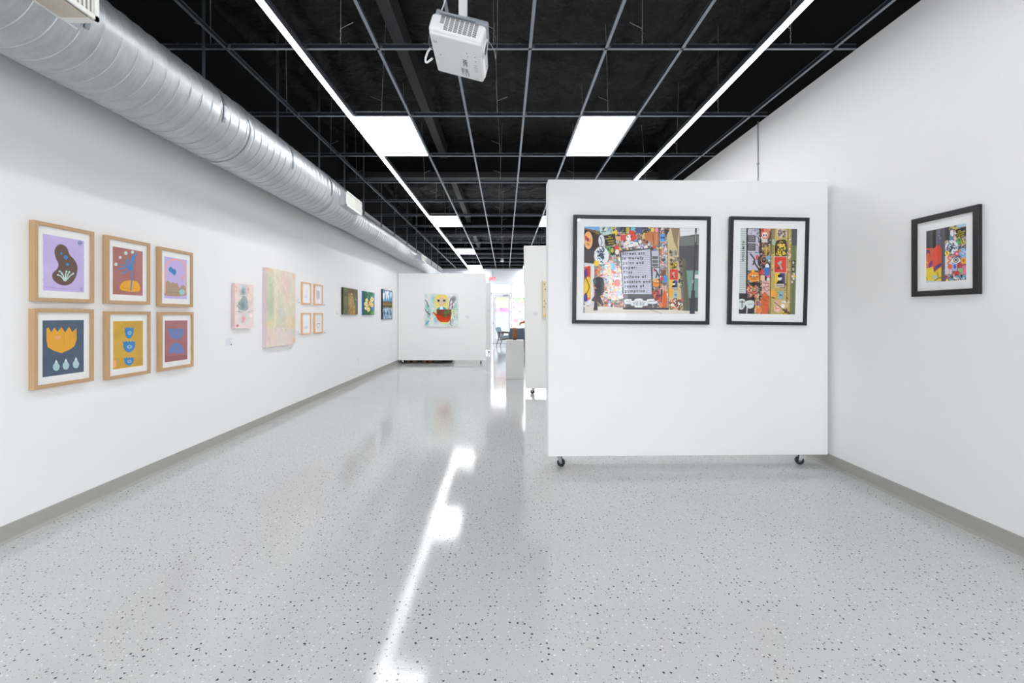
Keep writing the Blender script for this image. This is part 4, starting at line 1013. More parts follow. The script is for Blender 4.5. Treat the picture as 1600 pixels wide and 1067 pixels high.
def street_a():
    a = Art(460, 345, 165, 1132, 182, 182, 907, 907, (120, 108, 100), sh=12, seed=51); r = a.r
    a.collage(250, 180, 900, 880, 520, (8, 26), mixc); a.collage(250, 180, 900, 880, 700, (4, 13), mixc)
    a.collage(300, 182, 720, 245, 60, (8, 22), [(30, 28, 30), (60, 56, 60), (40, 60, 50), (80, 90, 110), (200, 190, 60)])
    a.poly([(165, 182), (320, 182), (305, 222), (165, 196)], (120, 170, 222)); a.blob([(300, 190), (380, 184), (400, 230), (360, 250), (310, 248)], (190, 210, 210)); a.collage(305, 186, 395, 248, 30, (5, 11), [(150, 190, 200), (60, 70, 70), (230, 230, 225), (120, 150, 140)])
    a.poly([(165, 196), (250, 218), (300, 240), (300, 330), (262, 375), (245, 400), (245, 492), (165, 482)], (46, 38, 40)); a.line([(165, 200), (240, 224), (292, 244)], 12, (132, 92, 72)); a.soft(270, 235, 20, 15, (110, 120, 60), .8); a.rect(165, 380, 245, 485, (66, 60, 62))
    a.ell(200, 298, 36, 74, (246, 176, 112)); a.ell(180, 280, 9, 20, (214, 60, 60)); a.ell(196, 292, 8, 18, (80, 60, 140)); a.ell(212, 300, 8, 18, (240, 120, 40)); a.line([(185, 325), (208, 332)], 6, (140, 90, 60)); a.ell(202, 340, 12, 4, (190, 130, 90))
    a.poly([(165, 486), (250, 494), (245, 860), (165, 830)], (214, 212, 214)); a.poly([(165, 520), (216, 512), (220, 790), (165, 806)], (226, 90, 60)); a.blob([(165, 640), (200, 600), (218, 640), (214, 760), (165, 780)], (240, 196, 60)); a.blob([(165, 560), (185, 530), (200, 570), (175, 620)], (86, 50, 130)); a.blob([(190, 530), (216, 515), (212, 600), (196, 590)], (200, 60, 40)); a.blob([(165, 750), (185, 740), (190, 800), (165, 805)], (60, 50, 140)); a.line([(172, 600), (205, 690), (170, 760)], 7, (96, 50, 40), sm=5)
    a.line([(236, 500), (236, 640), (215, 800), (160, 850)], 12, (240, 240, 242), .85, sm=6)
    # sticker clusters
    a.poly([(398, 225), (440, 208), (442, 250), (402, 265)], (228, 206, 60)); a.poly([(328, 262), (424, 238), (430, 328), (345, 346)], (34, 32, 34)); a.line([(350, 345), (385, 365), (425, 330)], 5, (226, 204, 70))
    a.ell(310, 300, 26, 50, (220, 224, 228)); a.line([(300, 270), (315, 310), (305, 340)], 6, (60, 70, 90), sm=4); a.rect(352, 345, 382, 415, (96, 170, 84)); a.ell(366, 372, 10, 12, (40, 90, 50)); a.rect(384, 350, 420, 420, (36, 36, 40)); a.ell(400, 380, 12, 22, (200, 180, 70))
    tagblob(a, 310, 425, 62, 74); a.ell(438, 362, 20, 14, (226, 60, 50)); a.ell(438, 352, 17, 14, (226, 60, 50)); a.ell(440, 392, 17, 22, (240, 222, 210)); a.rect(432, 262, 470, 300, (226, 160, 120))
    a.ell(553, 270, 52, 34, (222, 60, 48)); a.ell(545, 276, 30, 30, (242, 238, 234)); a.rect(470, 250, 512, 300, (206, 70, 80)); a.poly([(545, 208), (585, 208), (583, 330), (560, 318)], (228, 66, 50)); a.ell(540, 330, 60, 22, (232, 226, 222)); a.line([(455, 308), (600, 296), (720, 298)], 8, (110, 80, 66), sm=3)
    for x, y in ((530, 265), (560, 265)): a.ell(x, y, 5, 6, (30, 26, 30))
    a.blob([(670, 240), (720, 225), (790, 228), (800, 262), (780, 330), (745, 335), (735, 300), (700, 330), (668, 320), (680, 290)], (196, 116, 66)); a.line([(740, 240), (745, 320)], 9, (150, 80, 46)); a.line([(770, 240), (765, 330)], 7, (222, 150, 100))
    a.collage(470, 300, 720, 360, 60, (5, 13), [(240, 240, 240), (90, 140, 200), (230, 226, 220), (180, 150, 140), (60, 60, 70)]); a.rect(798, 240, 846, 300, (90, 150, 214)); a.rect(803, 262, 842, 276, (30, 60, 120)); a.rect(725, 188, 750, 220, (240, 210, 60)); a.ell(772, 205, 16, 20, (236, 140, 170)); a.rect(555, 182, 590, 212, (100, 190, 220)); a.rect(600, 184, 650, 235, (70, 76, 130)); a.rect(515, 186, 545, 220, (190, 170, 50))
    # lower left stickers
    a.ell(268, 490, 22, 24, (240, 206, 60)); a.ell(332, 548, 34, 34, (240, 240, 238)); 
    for q in (28, 19, 11): a.ell(332, 548, q, q, (36, 36, 40)); a.ell(332, 548, q-4, q-4, (236, 236, 236))
    a.line([(262, 560), (295, 545), (300, 525), (280, 515)], 12, (236, 130, 70), sm=4); a.collage(340, 480, 490, 780, 160, (8, 20), [(244, 236, 232), (240, 190, 160), (246, 214, 190), (190, 216, 236), (236, 120, 120), (244, 240, 236), (250, 210, 120), (220, 200, 230)]); a.rect(385, 485, 425, 540, (150, 196, 226)); a.ell(440, 650, 26, 30, (236, 120, 130)); a.collage(290, 600, 360, 790, 30, (5, 12), mixc)
    # board with text
    a.poly([(464, 382), (727, 356), (741, 782), (492, 780)], (50, 48, 54)); a.poly([(474, 392), (718, 366), (730, 742), (494, 742)], (206, 206, 222))
    for k in range(24):
        t = k/24; a.line([(474+20*t, 398+344*t), (718+12*t, 372+370*t)], 3, (120, 118, 138), .75)
    a.poly([(495, 742), (732, 742), (738, 778), (496, 780)], (96, 94, 102)); a.poly([(497, 780), (738, 776), (790, 850), (505, 856)], (86, 84, 86))
    for x0, x1, y0, y1 in ((505, 555, 788, 826), (560, 690, 800, 840), (695, 770, 785, 822), (590, 650, 785, 860)): a.blob([(x0, y0), (x1, y0-2), (x1+4, (y0+y1)/2), (x1-6, y1), (x0+4, y1), (x0-6, (y0+y1)/2)], (228, 230, 234))
    for k in range(9): a.line([(575+12*k, 800+abs(k-4)*3), (575+12*k, 840-abs(k-4)*2)], 3, (80, 80, 84))
    a.line([(510, 806), (552, 806)], 3, (90, 90, 96)); a.line([(700, 802), (765, 800)], 3, (90, 90, 96)); a.line([(500, 830), (505, 860)], 5, (225, 225, 228)); a.line([(735, 820), (742, 860)], 5, (225, 225, 228))
    a.collage(738, 480, 862, 870, 40, (5, 13), mixc)
    a.rect(730, 380, 796, 515, (192, 190, 202)); a.ell(752, 350, 14, 12, (220, 60, 50))
    for y in (425, 456, 486): a.rect(736, y, 782, y+24, (60, 58, 64)); a.rect(742, y+6, 776, y+18, (150, 148, 156)); a.line([(745, y+12), (772, y+12)], 4, (60, 58, 64))
    a.rect(738, 522, 800, 612, (196, 194, 204)); a.line([(750, 530), (775, 560), (765, 605)], 10, (40, 38, 44), sm=4); a.line([(775, 560), (795, 600)], 9, (50, 46, 52)); a.ell(752, 545, 6, 8, (200, 60, 60))
    a.ell(770, 650, 33, 30, (232, 136, 46)); a.line([(745, 648), (797, 648)], 5, (130, 66, 26)); a.ell(758, 636, 5, 6, (250, 240, 220)); a.ell(780, 636, 5, 6, (250, 240, 220)); a.rect(762, 612, 776, 624, (240, 180, 60))
    a.rect(806, 540, 850, 590, (110, 80, 62)); a.ell(842, 616, 22, 32, (70, 140, 206)); a.ell(815, 612, 12, 20, (216, 60, 66)); a.rect(810, 672, 856, 720, (214, 166, 156)); a.rect(806, 700, 820, 850, (60, 54, 60)); a.blob([(818, 745), (835, 710), (855, 745), (860, 800), (850, 862), (820, 860), (812, 800)], (214, 98, 48)); a.ell(805, 835, 14, 26, (224, 130, 80)); a.rect(790, 755, 806, 800, (226, 80, 60)); a.collage(735, 700, 800, 790, 22, (6, 14), [(190, 60, 56), (150, 40, 44), (90, 60, 60), (210, 120, 100)])
    a.line([(792, 182), (796, 700)], 6, (60, 54, 52)); a.collage(805, 340, 862, 520, 50, (6, 15), [(220, 220, 220), (60, 56, 60), (150, 150, 156), (190, 120, 110), (200, 200, 214)]); a.blob([(840, 200), (885, 210), (880, 260), (850, 262)], (54, 50, 52))
    # tan wall
    a.poly([(856, 250), (890, 186), (965, 186), (955, 470), (968, 560), (984, 880), (868, 878), (862, 560)], (206, 184, 138))
    for k in range(26): a.line([(860, 260+24*k), (960, 262+24*k)], 1.5, (170, 148, 104), .6)
    a.poly([(892, 186), (966, 186), (948, 300), (950, 380), (918, 300)], (140, 116, 84)); a.line([(862, 300), (872, 870)], 4, (90, 80, 66)); a.blob([(890, 380), (940, 370), (946, 410), (915, 430), (888, 410)], (176, 166, 146)); a.collage(885, 380, 945, 465, 18, (6, 14), [(80, 74, 70), (120, 112, 100), (150, 140, 120)]); a.rect(882, 476, 946, 528, (150, 130, 60)); graffiti(a, 888, 480, 942, 526, 26, (236, 204, 60), (40, 36, 34), (4, 8))
    axe(a, 882, 533, 950, 618); yposter(a, 886, 624, 946, 706); a.blob([(872, 700), (900, 690), (905, 750), (878, 765)], (236, 170, 60)); cat(a, 930, 748, 24); a.collage(885, 780, 985, 870, 40, (7, 16), [(222, 196, 160), (120, 80, 60), (240, 232, 222), (60, 50, 50), (214, 90, 60)]); a.collage(955, 450, 1010, 680, 46, (4, 11), [(34, 32, 36), (50, 50, 46), (200, 200, 190), (110, 100, 60)])
    # right hand shopfronts
    a.poly([(966, 186), (1140, 186), (1140, 236), (1060, 244), (970, 268)], (224, 224, 226)); a.line([(966, 214), (1140, 200)], 2, (180, 180, 184)); a.poly([(970, 266), (1060, 246), (1140, 238), (1140, 325), (962, 338)], (104, 110, 106)); a.line([(970, 260), (1060, 250), (1140, 240)], 6, (60, 60, 60)); a.poly([(962, 338), (1140, 325), (1140, 540), (1020, 540), (1012, 450), (965, 450)], (72, 68, 76))
    a.poly([(1012, 540), (1140, 540), (1140, 772), (1030, 775)], (110, 146, 134)); a.poly([(1030, 775), (1140, 770), (1140, 884), (1020, 884)], (62, 72, 70)); a.line([(1030, 776), (1140, 770)], 7, (48, 54, 54)); a.poly([(985, 440), (1015, 440), (1036, 700), (1048, 884), (1000, 884)], (92, 92, 76)); a.line([(1010, 500), (1030, 880)], 4, (60, 60, 50)); a.rect(1090, 575, 1135, 606, (226, 228, 230))
    a.poly([(165, 846), (330, 850), (500, 858), (860, 872), (1140, 884), (1140, 915), (165, 915)], (222, 212, 200)); a.line([(700, 868), (820, 905)], 4, (150, 136, 120)); a.line([(165, 880), (600, 890)], 2, (200, 190, 178), .7); a.rect(488, 855, 870, 872, (66, 62, 64))
    a.line([(1104, 182), (1092, 450), (1078, 712)], 15, (52, 52, 58), sm=3); a.poly([(1064, 706), (1094, 706), (1092, 910), (1048, 910)], (50, 50, 56)); a.line([(1102, 220), (1098, 300)], 5, (190, 190, 192)); a.line([(1078, 620), (1076, 645)], 6, (190, 190, 190))
    # passer-by
    a.poly([(222, 800), (262, 740), (300, 770), (330, 835), (312, 850), (270, 800), (276, 880), (240, 884), (250, 810)], (66, 48, 60)); a.blob([(250, 618), (285, 602), (322, 618), (332, 670), (318, 748), (262, 752), (248, 690)], (44, 42, 48)); a.ell(284, 580, 15, 20, (206, 160, 130)); a.blob([(270, 574), (276, 556), (296, 560), (300, 584), (292, 570)], (190, 140, 110)); a.line([(246, 640), (242, 680), (262, 700)], 12, (200, 150, 120), sm=4); a.blob([(236, 626), (256, 612), (262, 650), (246, 664)], (70, 90, 96)); a.line([(296, 620), (318, 690)], 6, (70, 68, 74))
    a.haze(); a.grain(.025); return a.done()
def street_b():
    a = Art(300, 440, 178, 658, 195, 195, 912, 912, (70, 62, 60), sh=11, seed=52); r = a.r
    a.collage(235, 195, 440, 912, 260, (8, 22), mixc[:12]+[(40, 36, 40)]*8); a.collage(235, 195, 440, 912, 260, (4, 10), mixc+[(40, 36, 40)]*4)
    a.rect(160, 190, 232, 740, (198, 204, 204))
    for k in range(30): a.line([(160, 205+18*k), (234, 205+18*k)], 4, (138, 146, 148), .8)
    a.rect(228, 190, 242, 912, (36, 32, 36)); a.rect(160, 740, 300, 920, (38, 34, 38))
    a.blob([(170, 795), (215, 790), (225, 830), (205, 870), (172, 868)], (206, 216, 212)); a.line([(176, 812), (216, 812)], 8, (50, 54, 54)); a.line([(196, 800), (196, 860)], 7, (50, 54, 54)); a.blob([(228, 805), (290, 800), (294, 850), (262, 866), (232, 850)], (210, 220, 214)); a.line([(240, 850), (236, 905)], 9, (200, 208, 206)); a.line([(245, 830), (285, 828)], 4, (120, 130, 128))
    a.poly([(240, 205), (332, 200), (336, 395), (240, 398)], (186, 182, 204)); a.collage(245, 200, 330, 250, 14, (5, 12), [(200, 196, 216), (160, 156, 180), (120, 120, 130)])
    for y0, y1 in ((256, 314), (324, 384)): a.rect(236, y0, 306, y1, (56, 54, 58)); a.rect(246, y0+9, 298, y1-9, (126, 124, 130)); a.line([(252, (y0+y1)/2-8), (292, (y0+y1)/2-8)], 6, (50, 48, 52)); a.line([(252, (y0+y1)/2+8), (292, (y0+y1)/2+8)], 6, (50, 48, 52)); a.line([(312, y0+6), (330, y0+20), (330, y1)], 5, (50, 46, 50))
    a.rect(242, 402, 346, 548, (188, 184, 206)); a.line([(262, 410), (300, 460), (285, 500)], 12, (64, 58, 62), sm=4); a.line([(290, 470), (340, 545)], 14, (64, 60, 66)); a.ell(322, 440, 14, 22, (206, 70, 76)); a.ell(340, 470, 16, 40, (70, 66, 74))
    a.ell(293, 600, 49, 44, (226, 132, 44)); a.line([(258, 600), (330, 602)], 7, (110, 56, 22)); a.line([(270, 618), (318, 620)], 6, (150, 80, 30)); a.ell(284, 592, 8, 8, (246, 240, 220)); a.ell(306, 592, 8, 8, (246, 240, 220)); a.ell(284, 592, 3, 3, (40, 30, 20)); a.ell(306, 592, 3, 3, (40, 30, 20)); a.rect(276, 540, 298, 562, (240, 184, 54)); a.rect(240, 646, 345, 680, (46, 40, 42))
    a.collage(245, 680, 330, 775, 60, (5, 12), [(200, 70, 60), (150, 60, 54), (222, 160, 150), (110, 90, 90), (226, 180, 60)]); a.line([(243, 650), (300, 720)], 4, (220, 200, 120)); a.line([(345, 195), (345, 912)], 7, (26, 22, 26))
    a.blob([(352, 220), (385, 198), (418, 215), (422, 260), (395, 290), (362, 275)], (214, 120, 96)); a.ell(384, 250, 24, 22, (232, 214, 200)); a.ell(374, 254, 7, 8, (60, 70, 110)); a.ell(396, 254, 7, 8, (60, 70, 110)); a.rect(358, 284, 406, 314, (210, 200, 190)); a.poly([(354, 205), (372, 196), (378, 222), (360, 228)], (200, 50, 50))
    a.rect(366, 336, 430, 418, (176, 146, 66)); a.collage(370, 340, 426, 414, 16, (5, 11), [(110, 84, 44), (200, 176, 90), (60, 50, 40)]); a.ell(378, 458, 27, 32, (190, 120, 80)); a.ell(378, 458, 20, 24, (52, 44, 44)); a.ell(378, 456, 8, 10, (130, 120, 110)); a.rect(394, 424, 430, 455, (100, 160, 206)); a.ell(405, 510, 16, 22, (214, 222, 230)); a.blob([(384, 530), (425, 525), (432, 590), (400, 598), (382, 570)], (64, 110, 180)); a.ell(363, 560, 16, 24, (216, 60, 66)); a.rect(405, 585, 430, 604, (236, 80, 140)); a.rect(350, 585, 385, 630, (222, 190, 160)); a.ell(415, 622, 13, 18, (216, 216, 216))
    a.rect(362, 632, 430, 742, (206, 164, 156)); a.line([(370, 650), (425, 655)], 6, (120, 80, 80)); a.collage(366, 650, 426, 738, 18, (4, 9), [(180, 120, 116), (224, 200, 192), (150, 100, 96)]); a.blob([(360, 770), (385, 725), (415, 760), (428, 800), (418, 880), (410, 915), (372, 915), (356, 850)], (208, 92, 48)); a.line([(372, 790), (410, 800)], 7, (160, 60, 30)); a.line([(365, 830), (415, 838)], 5, (170, 66, 34)); a.ell(340, 878, 24, 34, (222, 120, 64)); a.rect(308, 790, 344, 862, (214, 160, 80)); a.rect(316, 800, 338, 840, (60, 90, 150)); a.ell(327, 820, 6, 10, (220, 60, 50))
    a.poly([(434, 190), (612, 190), (606, 920), (424, 920)], (188, 164, 94))
    for k in range(40): a.line([(430, 205+18*k), (606, 206+18*k)], 2, (140, 118, 64), .6)
    for k in range(70): x = r.uniform(432, 600); y = 205+18*r.randint(40); a.line([(x, y), (x, y+18)], 1.8, (140, 118, 64), .6)
    a.collage(432, 195, 605, 912, 50, (3, 9), [(90, 76, 50), (150, 130, 76), (210, 190, 120)]); a.poly([(436, 190), (470, 190), (462, 400), (440, 420)], (112, 98, 60), .7); a.line([(437, 190), (432, 915)], 6, (70, 58, 46)); a.line([(580, 190), (574, 700), (570, 915)], 7, (104, 86, 50)); a.line([(604, 190), (604, 915)], 5, (120, 100, 60))
    a.blob([(482, 200), (530, 194), (565, 215), (566, 250), (530, 272), (488, 255)], (214, 188, 168)); a.collage(495, 205, 555, 262, 22, (4, 12), [(70, 60, 56), (110, 96, 90), (150, 130, 120)])
    a.blob([(476, 310), (520, 290), (566, 300), (568, 420), (520, 432), (474, 420)], (52, 46, 34)); a.collage(480, 300, 562, 425, 60, (4, 9), [(226, 196, 50), (240, 210, 70), (50, 42, 34)]); a.ell(456, 310, 12, 26, (150, 186, 170))
    a.rect(460, 426, 574, 566, (216, 190, 176)); axe(a, 466, 432, 568, 560); yposter(a, 470, 566, 556, 690)
    a.blob([(440, 720), (465, 700), (485, 740), (470, 780), (442, 770)], (232, 160, 60)); a.line([(448, 770), (470, 775)], 8, (60, 40, 36)); cat(a, 524, 752, 34); a.blob([(462, 800), (505, 790), (560, 800), (590, 830), (560, 880), (500, 900), (465, 870)], (206, 168, 120)); a.line([(470, 810), (520, 850), (560, 880)], 6, (90, 70, 50)); a.ell(492, 868, 24, 24, (222, 190, 170)); a.collage(474, 850, 510, 885, 10, (3, 7), [(200, 70, 60), (230, 200, 190)]); a.ell(542, 840, 18, 18, (236, 230, 224)); a.collage(525, 795, 596, 815, 8, (4, 9), [(236, 234, 228), (200, 196, 190)]); a.collage(540, 870, 600, 912, 24, (5, 12), [(46, 38, 34), (90, 70, 50), (230, 190, 60)])
    a.collage(578, 270, 604, 560, 24, (3, 8), [(220, 180, 160), (210, 90, 80), (240, 230, 220), (90, 70, 60)])
    a.rect(610, 190, 670, 340, (74, 72, 78)); a.rect(608, 335, 670, 920, (104, 114, 72)); a.line([(632, 340), (624, 915)], 3, (78, 88, 54)); a.line([(648, 340), (640, 915)], 3, (120, 130, 90)); a.rect(612, 460, 642, 495, (44, 42, 40)); a.ell(626, 478, 9, 12, (190, 186, 170)); a.rect(612, 505, 642, 555, (50, 50, 44)); a.rect(618, 520, 636, 545, (170, 170, 150))
    for x, y, c in ((632, 572, (220, 210, 210)), (636, 592, (236, 196, 60)), (620, 592, (226, 200, 204)), (630, 612, (230, 226, 226)), (618, 638, (224, 190, 206))): a.rect(x-8, y-9, x+8, y+9, c)
    a.haze(); a.grain(.025); return a.done()
def street_c():
    a = Art(220, 290, 262, 638, 362, 290, 842, 815, (90, 84, 88), seed=53); r = a.r
    a.collage(445, 290, 640, 830, 260, (6, 17), mixc); a.collage(445, 290, 640, 830, 200, (3, 9), mixc)
    a.rect(255, 280, 335, 600, (72, 68, 74)); a.rect(330, 280, 362, 600, (30, 28, 30)); a.rect(360, 280, 445, 560, (100, 98, 114)); a.rect(265, 340, 290, 560, (60, 56, 60))
    for k in range(20): a.line([(268, 360+10*k), (288, 358+10*k)], 2, (90, 84, 88))
    a.collage(370, 340, 430, 440, 10, (5, 14), [(120, 120, 150), (80, 78, 92), (140, 136, 160)]); a.rect(255, 520, 425, 860, (216, 84, 54))
    a.blob([(262, 545), (300, 548), (296, 640), (266, 690), (258, 620)], (112, 62, 120)); a.blob([(270, 580), (298, 575), (292, 690), (262, 705)], (226, 100, 60)); a.blob([(330, 560), (360, 500), (400, 500), (412, 600), (372, 640), (400, 680), (352, 690), (310, 650)], (226, 74, 54)); a.blob([(300, 650), (330, 640), (310, 700), (290, 700)], (110, 60, 130)); a.blob([(340, 740), (352, 690), (410, 660), (412, 680), (368, 715)], (86, 56, 130)); a.line([(305, 690), (316, 780)], 5, (120, 60, 90))
    a.poly([(255, 712), (300, 700), (330, 690), (345, 745), (400, 700), (425, 690), (425, 780), (400, 850), (255, 850)], (238, 206, 50)); a.line([(365, 740), (380, 790)], 4, (70, 60, 40)); a.line([(375, 735), (390, 785)], 4, (70, 60, 40)); a.ell(350, 785, 26, 18, (170, 206, 210), .9); a.line([(335, 830), (380, 800), (410, 790)], 7, (60, 50, 90), sm=4); a.rect(255, 822, 420, 850, (176, 210, 226)); a.line([(270, 650), (280, 656)], 12, (240, 160, 60)); a.line([(270, 790), (275, 815)], 5, (60, 50, 40))
    a.poly([(405, 290), (470, 290), (460, 440), (440, 470), (447, 840), (412, 840), (414, 600)], (84, 78, 86)); a.poly([(445, 320), (490, 300), (500, 440), (450, 450)], (54, 52, 56))
    a.poly([(480, 300), (640, 285), (640, 318), (520, 340)], (170, 202, 226)); a.collage(486, 310, 560, 350, 16, (5, 11), [(200, 190, 80), (60, 60, 60), (170, 180, 190)]); a.poly([(542, 350), (636, 325), (638, 410), (556, 420)], (36, 34, 38))
    a.ell(510, 385, 16, 32, (222, 222, 228)); a.blob([(490, 400), (520, 420), (515, 450), (492, 440)], (80, 140, 160)); a.blob([(530, 410), (550, 420), (545, 450), (530, 445)], (236, 190, 180)); a.rect(556, 428, 588, 480, (96, 180, 96)); a.ell(575, 445, 9, 12, (50, 100, 60)); a.ell(605, 460, 14, 34, (200, 180, 60)); a.line([(595, 440), (610, 480)], 7, (40, 36, 40))
    tagblob(a, 508, 508, 60, 62); a.ell(467, 567, 22, 24, (240, 214, 60)); a.line([(462, 555), (470, 575)], 6, (50, 50, 40)); a.ell(555, 570, 24, 24, (214, 80, 110)); a.ell(555, 572, 10, 11, (244, 190, 200)); a.collage(585, 500, 638, 610, 24, (6, 15), [(150, 180, 220), (110, 150, 210), (200, 196, 226), (90, 180, 220)])
    a.rect(590, 612, 638, 665, (236, 166, 54)); a.ell(612, 636, 12, 14, (200, 110, 30)); a.rect(447, 590, 510, 760, (214, 210, 218)); a.line([(505, 602), (486, 596), (474, 612), (496, 634), (474, 660), (500, 680), (500, 712)], 13, (232, 104, 50), sm=5); a.line([(490, 712), (482, 800)], 5, (220, 110, 70)); a.ell(492, 690, 20, 24, (226, 96, 50))
    a.ell(546, 630, 42, 28, (238, 238, 236)); a.ell(546, 630, 24, 24, (60, 58, 62)); a.ell(546, 630, 18, 18, (200, 200, 200)); a.ell(546, 630, 9, 9, (30, 28, 32)); a.line([(504, 630), (525, 606), (565, 604), (590, 628)], 4, (50, 48, 52), sm=4); a.rect(512, 658, 556, 732, (176, 176, 220)); a.ell(536, 690, 12, 22, (90, 90, 170)); a.rect(560, 660, 600, 700, (206, 60, 70)); a.rect(575, 705, 605, 745, (120, 200, 120)); a.rect(608, 680, 638, 760, (226, 110, 150)); a.rect(525, 735, 575, 775, (220, 66, 60)); a.collage(450, 770, 638, 830, 50, (5, 13), [(36, 34, 38), (90, 86, 90), (226, 226, 226), (100, 170, 210), (200, 60, 60)]); a.rect(455, 808, 480, 830, (236, 220, 60))
    a.haze(); a.grain(.025); return a.done()

# landscape photograph on the large display wall (positions measured along the wall)
def on_panel(px, py_bottom):     # point on the front face of P1
    k = math.tan(PYAW); m_ = (px-CX)/F
    # x = .367 + s*cos, y = YP + s*sin ; solve x = m*y
    s = (m_*YP-.367)/(math.cos(PYAW)-m_*math.sin(PYAW))
    x = .367+s*math.cos(PYAW); y = YP+s*math.sin(PYAW)
    return x, y, HC-(py_bottom-CY)*y/F
def vuv(x, y, x0, x1, y0, y1, sh=0):
    v = (y-y0)/(y1-y0); return (x-x0+sh*v)/(x1-x0), v
fd = .03
x, y, z = on_panel(1000.2, 506.2); sc_ = y/F
wA, hA = 215.4*sc_*.992, 169.2*sc_*.992
LT = []
aw = wA*967/1144; rows = ['Street art', 'is merely', 'paint and', 'paper.', 'Plus', 'gallons of', 'passion and', 'reams of', 'gumption.']
for k, tx_ in enumerate(rows):
    yy = 411+39.3*k; xx = 482+2.6*k; u, v = vuv(xx, yy, 165, 1132, 182, 907, 12)
    LT.append((tx_, u, v+.006, .0335, R(1.5), 'text', .0011, 1.40))
for k, tx_ in enumerate(['THE', 'ALGORITHM', 'IS GONNA', 'GET YOU']):
    u, v = vuv(366-6*(k in (1,))*4+(-4 if k == 2 else 0), 266+19.5*k+4, 165, 1132, 182, 907, 12)
    LT.append((tx_, u, v, .0125, R(8), 'yellowink', .0004, .9))
framed('framed_photograph', 'large black framed landscape street art photograph on the display wall', 'framed photograph', 'black framed street art photographs', wA, hA, fd, .0305,
       (wA*90/1150, wA*93/1150, hA*88/905, hA*94/905), street_a(), (x, y-.001, z), PYAW, M['blackframe'], M['mat'], tilt=R(.8), roll=R(.5), bow=.004, lettering=LT)
x, y, z = on_panel(1196.2, 507.6); sc_ = y/F
wB, hB = 124.5*sc_*.992, 168.3*sc_*.992
framed('framed_photograph', 'black framed upright street art photograph hung right of the landscape one', 'framed photograph', 'black framed street art photographs', wB, hB, fd, .0285,
       (wB*92/668, wB*94/668, hB*90/898, hB*92/898), street_b(), (x, y-.001, z), PYAW, M['blackframe'], M['mat'], tilt=R(1.0), roll=R(.8), bow=.0015,
       lettering=[('WRDSMTH', .078, .39, .030, R(90), 'text', .0006, 1.30)])
framed('framed_photograph', 'black framed graffiti photograph hanging alone on the right wall', 'framed photograph', 'black framed street art photographs', .443, .531, .022, .036,
       (.096, .084, .090, .096), street_c(), (XR-.0005, (2.661+3.104)/2, 1.435), R(-90), M['blackframe'], M['mat'], bow=.001,
       lettering=[('THE', .80, .13, .0115, R(8), 'yellowink', .0003, .9), ('ALGORITHM', .765, .165, .0105, R(8), 'yellowink', .0003, .9), ('IS GONNA', .785, .20, .0105, R(8), 'yellowink', .0003, .9), ('GET YOU', .80, .235, .0105, R(8), 'yellowink', .0003, .9)])

# ------------------------------------------------------------------ wall labels, dots, outlet
def label_card(label, loc, rotz, w=.075, h=.06, dot=True):
    t = thing('wall_label', label, 'wall label', loc, (0, 0, rotz), 'small white labels beside the artworks')
    bm = B(); bx(bm, -w/2, w/2, -.002, -.0003, 0, h); obj('card', bm, M['tape'], t)
    bm = B()
    for k in range(4): bx(bm, -w*.4, w*(.4-.12*(k % 2)), -.0024, -.0021, h*(.8-.17*k)-.0015, h*(.8-.17*k)+.0015)
    obj('printed_lines', bm, M['greyink'], t)
    if dot:
        bm = B(); cyl(bm, (w*.35, -.002, h*.18), (w*.35, -.005, h*.18), .007, seg=14); obj('dot', bm, M['dot'], t)
def lw(px, py):   # point on left wall
    y = 2.879*F/(CX-px); return (XL+.0005, y, HC-(py-CY)*y/F)
for px, py, lb, w, h in ((357, 541, 'white label card below the pink abstract canvas', .11, .09), (465.5, 474, 'white label card left of the upper small drawings', .09, .07), (505.5, 477.5, 'tiny label card right of the upper small drawings', .06, .05), (465.5, 523.5, 'white label card left of the lower small drawings', .09, .07), (506.5, 521, 'tiny label card right of the lower small drawings', .06, .05), (526, 491.5, 'tiny label card left of the dark olive painting', .08, .06), (587, 491, 'tiny label card between the lily and lake paintings', .08, .06)):
    label_card(lb, lw(px, py), RL, w, h)
label_card('white label card right of the teacup painting', ((730-CX)*12.1/F, 12.0995, HC-(497.5-CY)*12.1/F), 0, .09, .08)
label_card('tiny label card on the edgewise far display wall', ((763.5-CX)*15.5/F, 15.4995, HC-(439-CY)*15.5/F-1.05+.0), 0, .08, .07)
label_card('blank white label card left of the beige panel painting', ((837-CX)*7.41/F, 7.418, HC-(493.5-CY)*7.42/F), 0, .09, .07, False)
label_card('small label card on the front of the white plinth', ((796-CX)*9.4/F, 9.2165, .705), 0, .06, .04)
t = thing('power_outlet', 'white wall outlet low on the left wall', 'outlet', lw(559.5, 570), (0, 0, RL))
bm = B(); box(bm, (0, -.003, .06), (.075, .006, .12), .002, 1); obj('cover_plate', bm, M['outlet'], t)
bm = B()
for z in (.035, .085):
    for s in (-.008, .008): bx(bm, s-.0015, s+.0015, -.0068, -.006, z-.006, z+.006)
obj('socket_slots', bm, M['slit'], t)
# thin conduit on the right wall
t = thing('wall_conduit', 'thin grey vertical cable run on the right wall above the display wall', 'conduit', (XR-.006, 5.01, 0))
bm = B(); cyl(bm, (0, 0, 1.9), (0, 0, GZ+.02), .006, seg=10); obj('cable', bm, M['alugrey'], t, smooth=True)
bm = B(); bx(bm, -.008, .006, -.014, .014, 2.98, 3.0); bx(bm, -.008, .006, -.014, .014, 2.4, 2.42); obj('clip', bm, M['alugrey'], t)

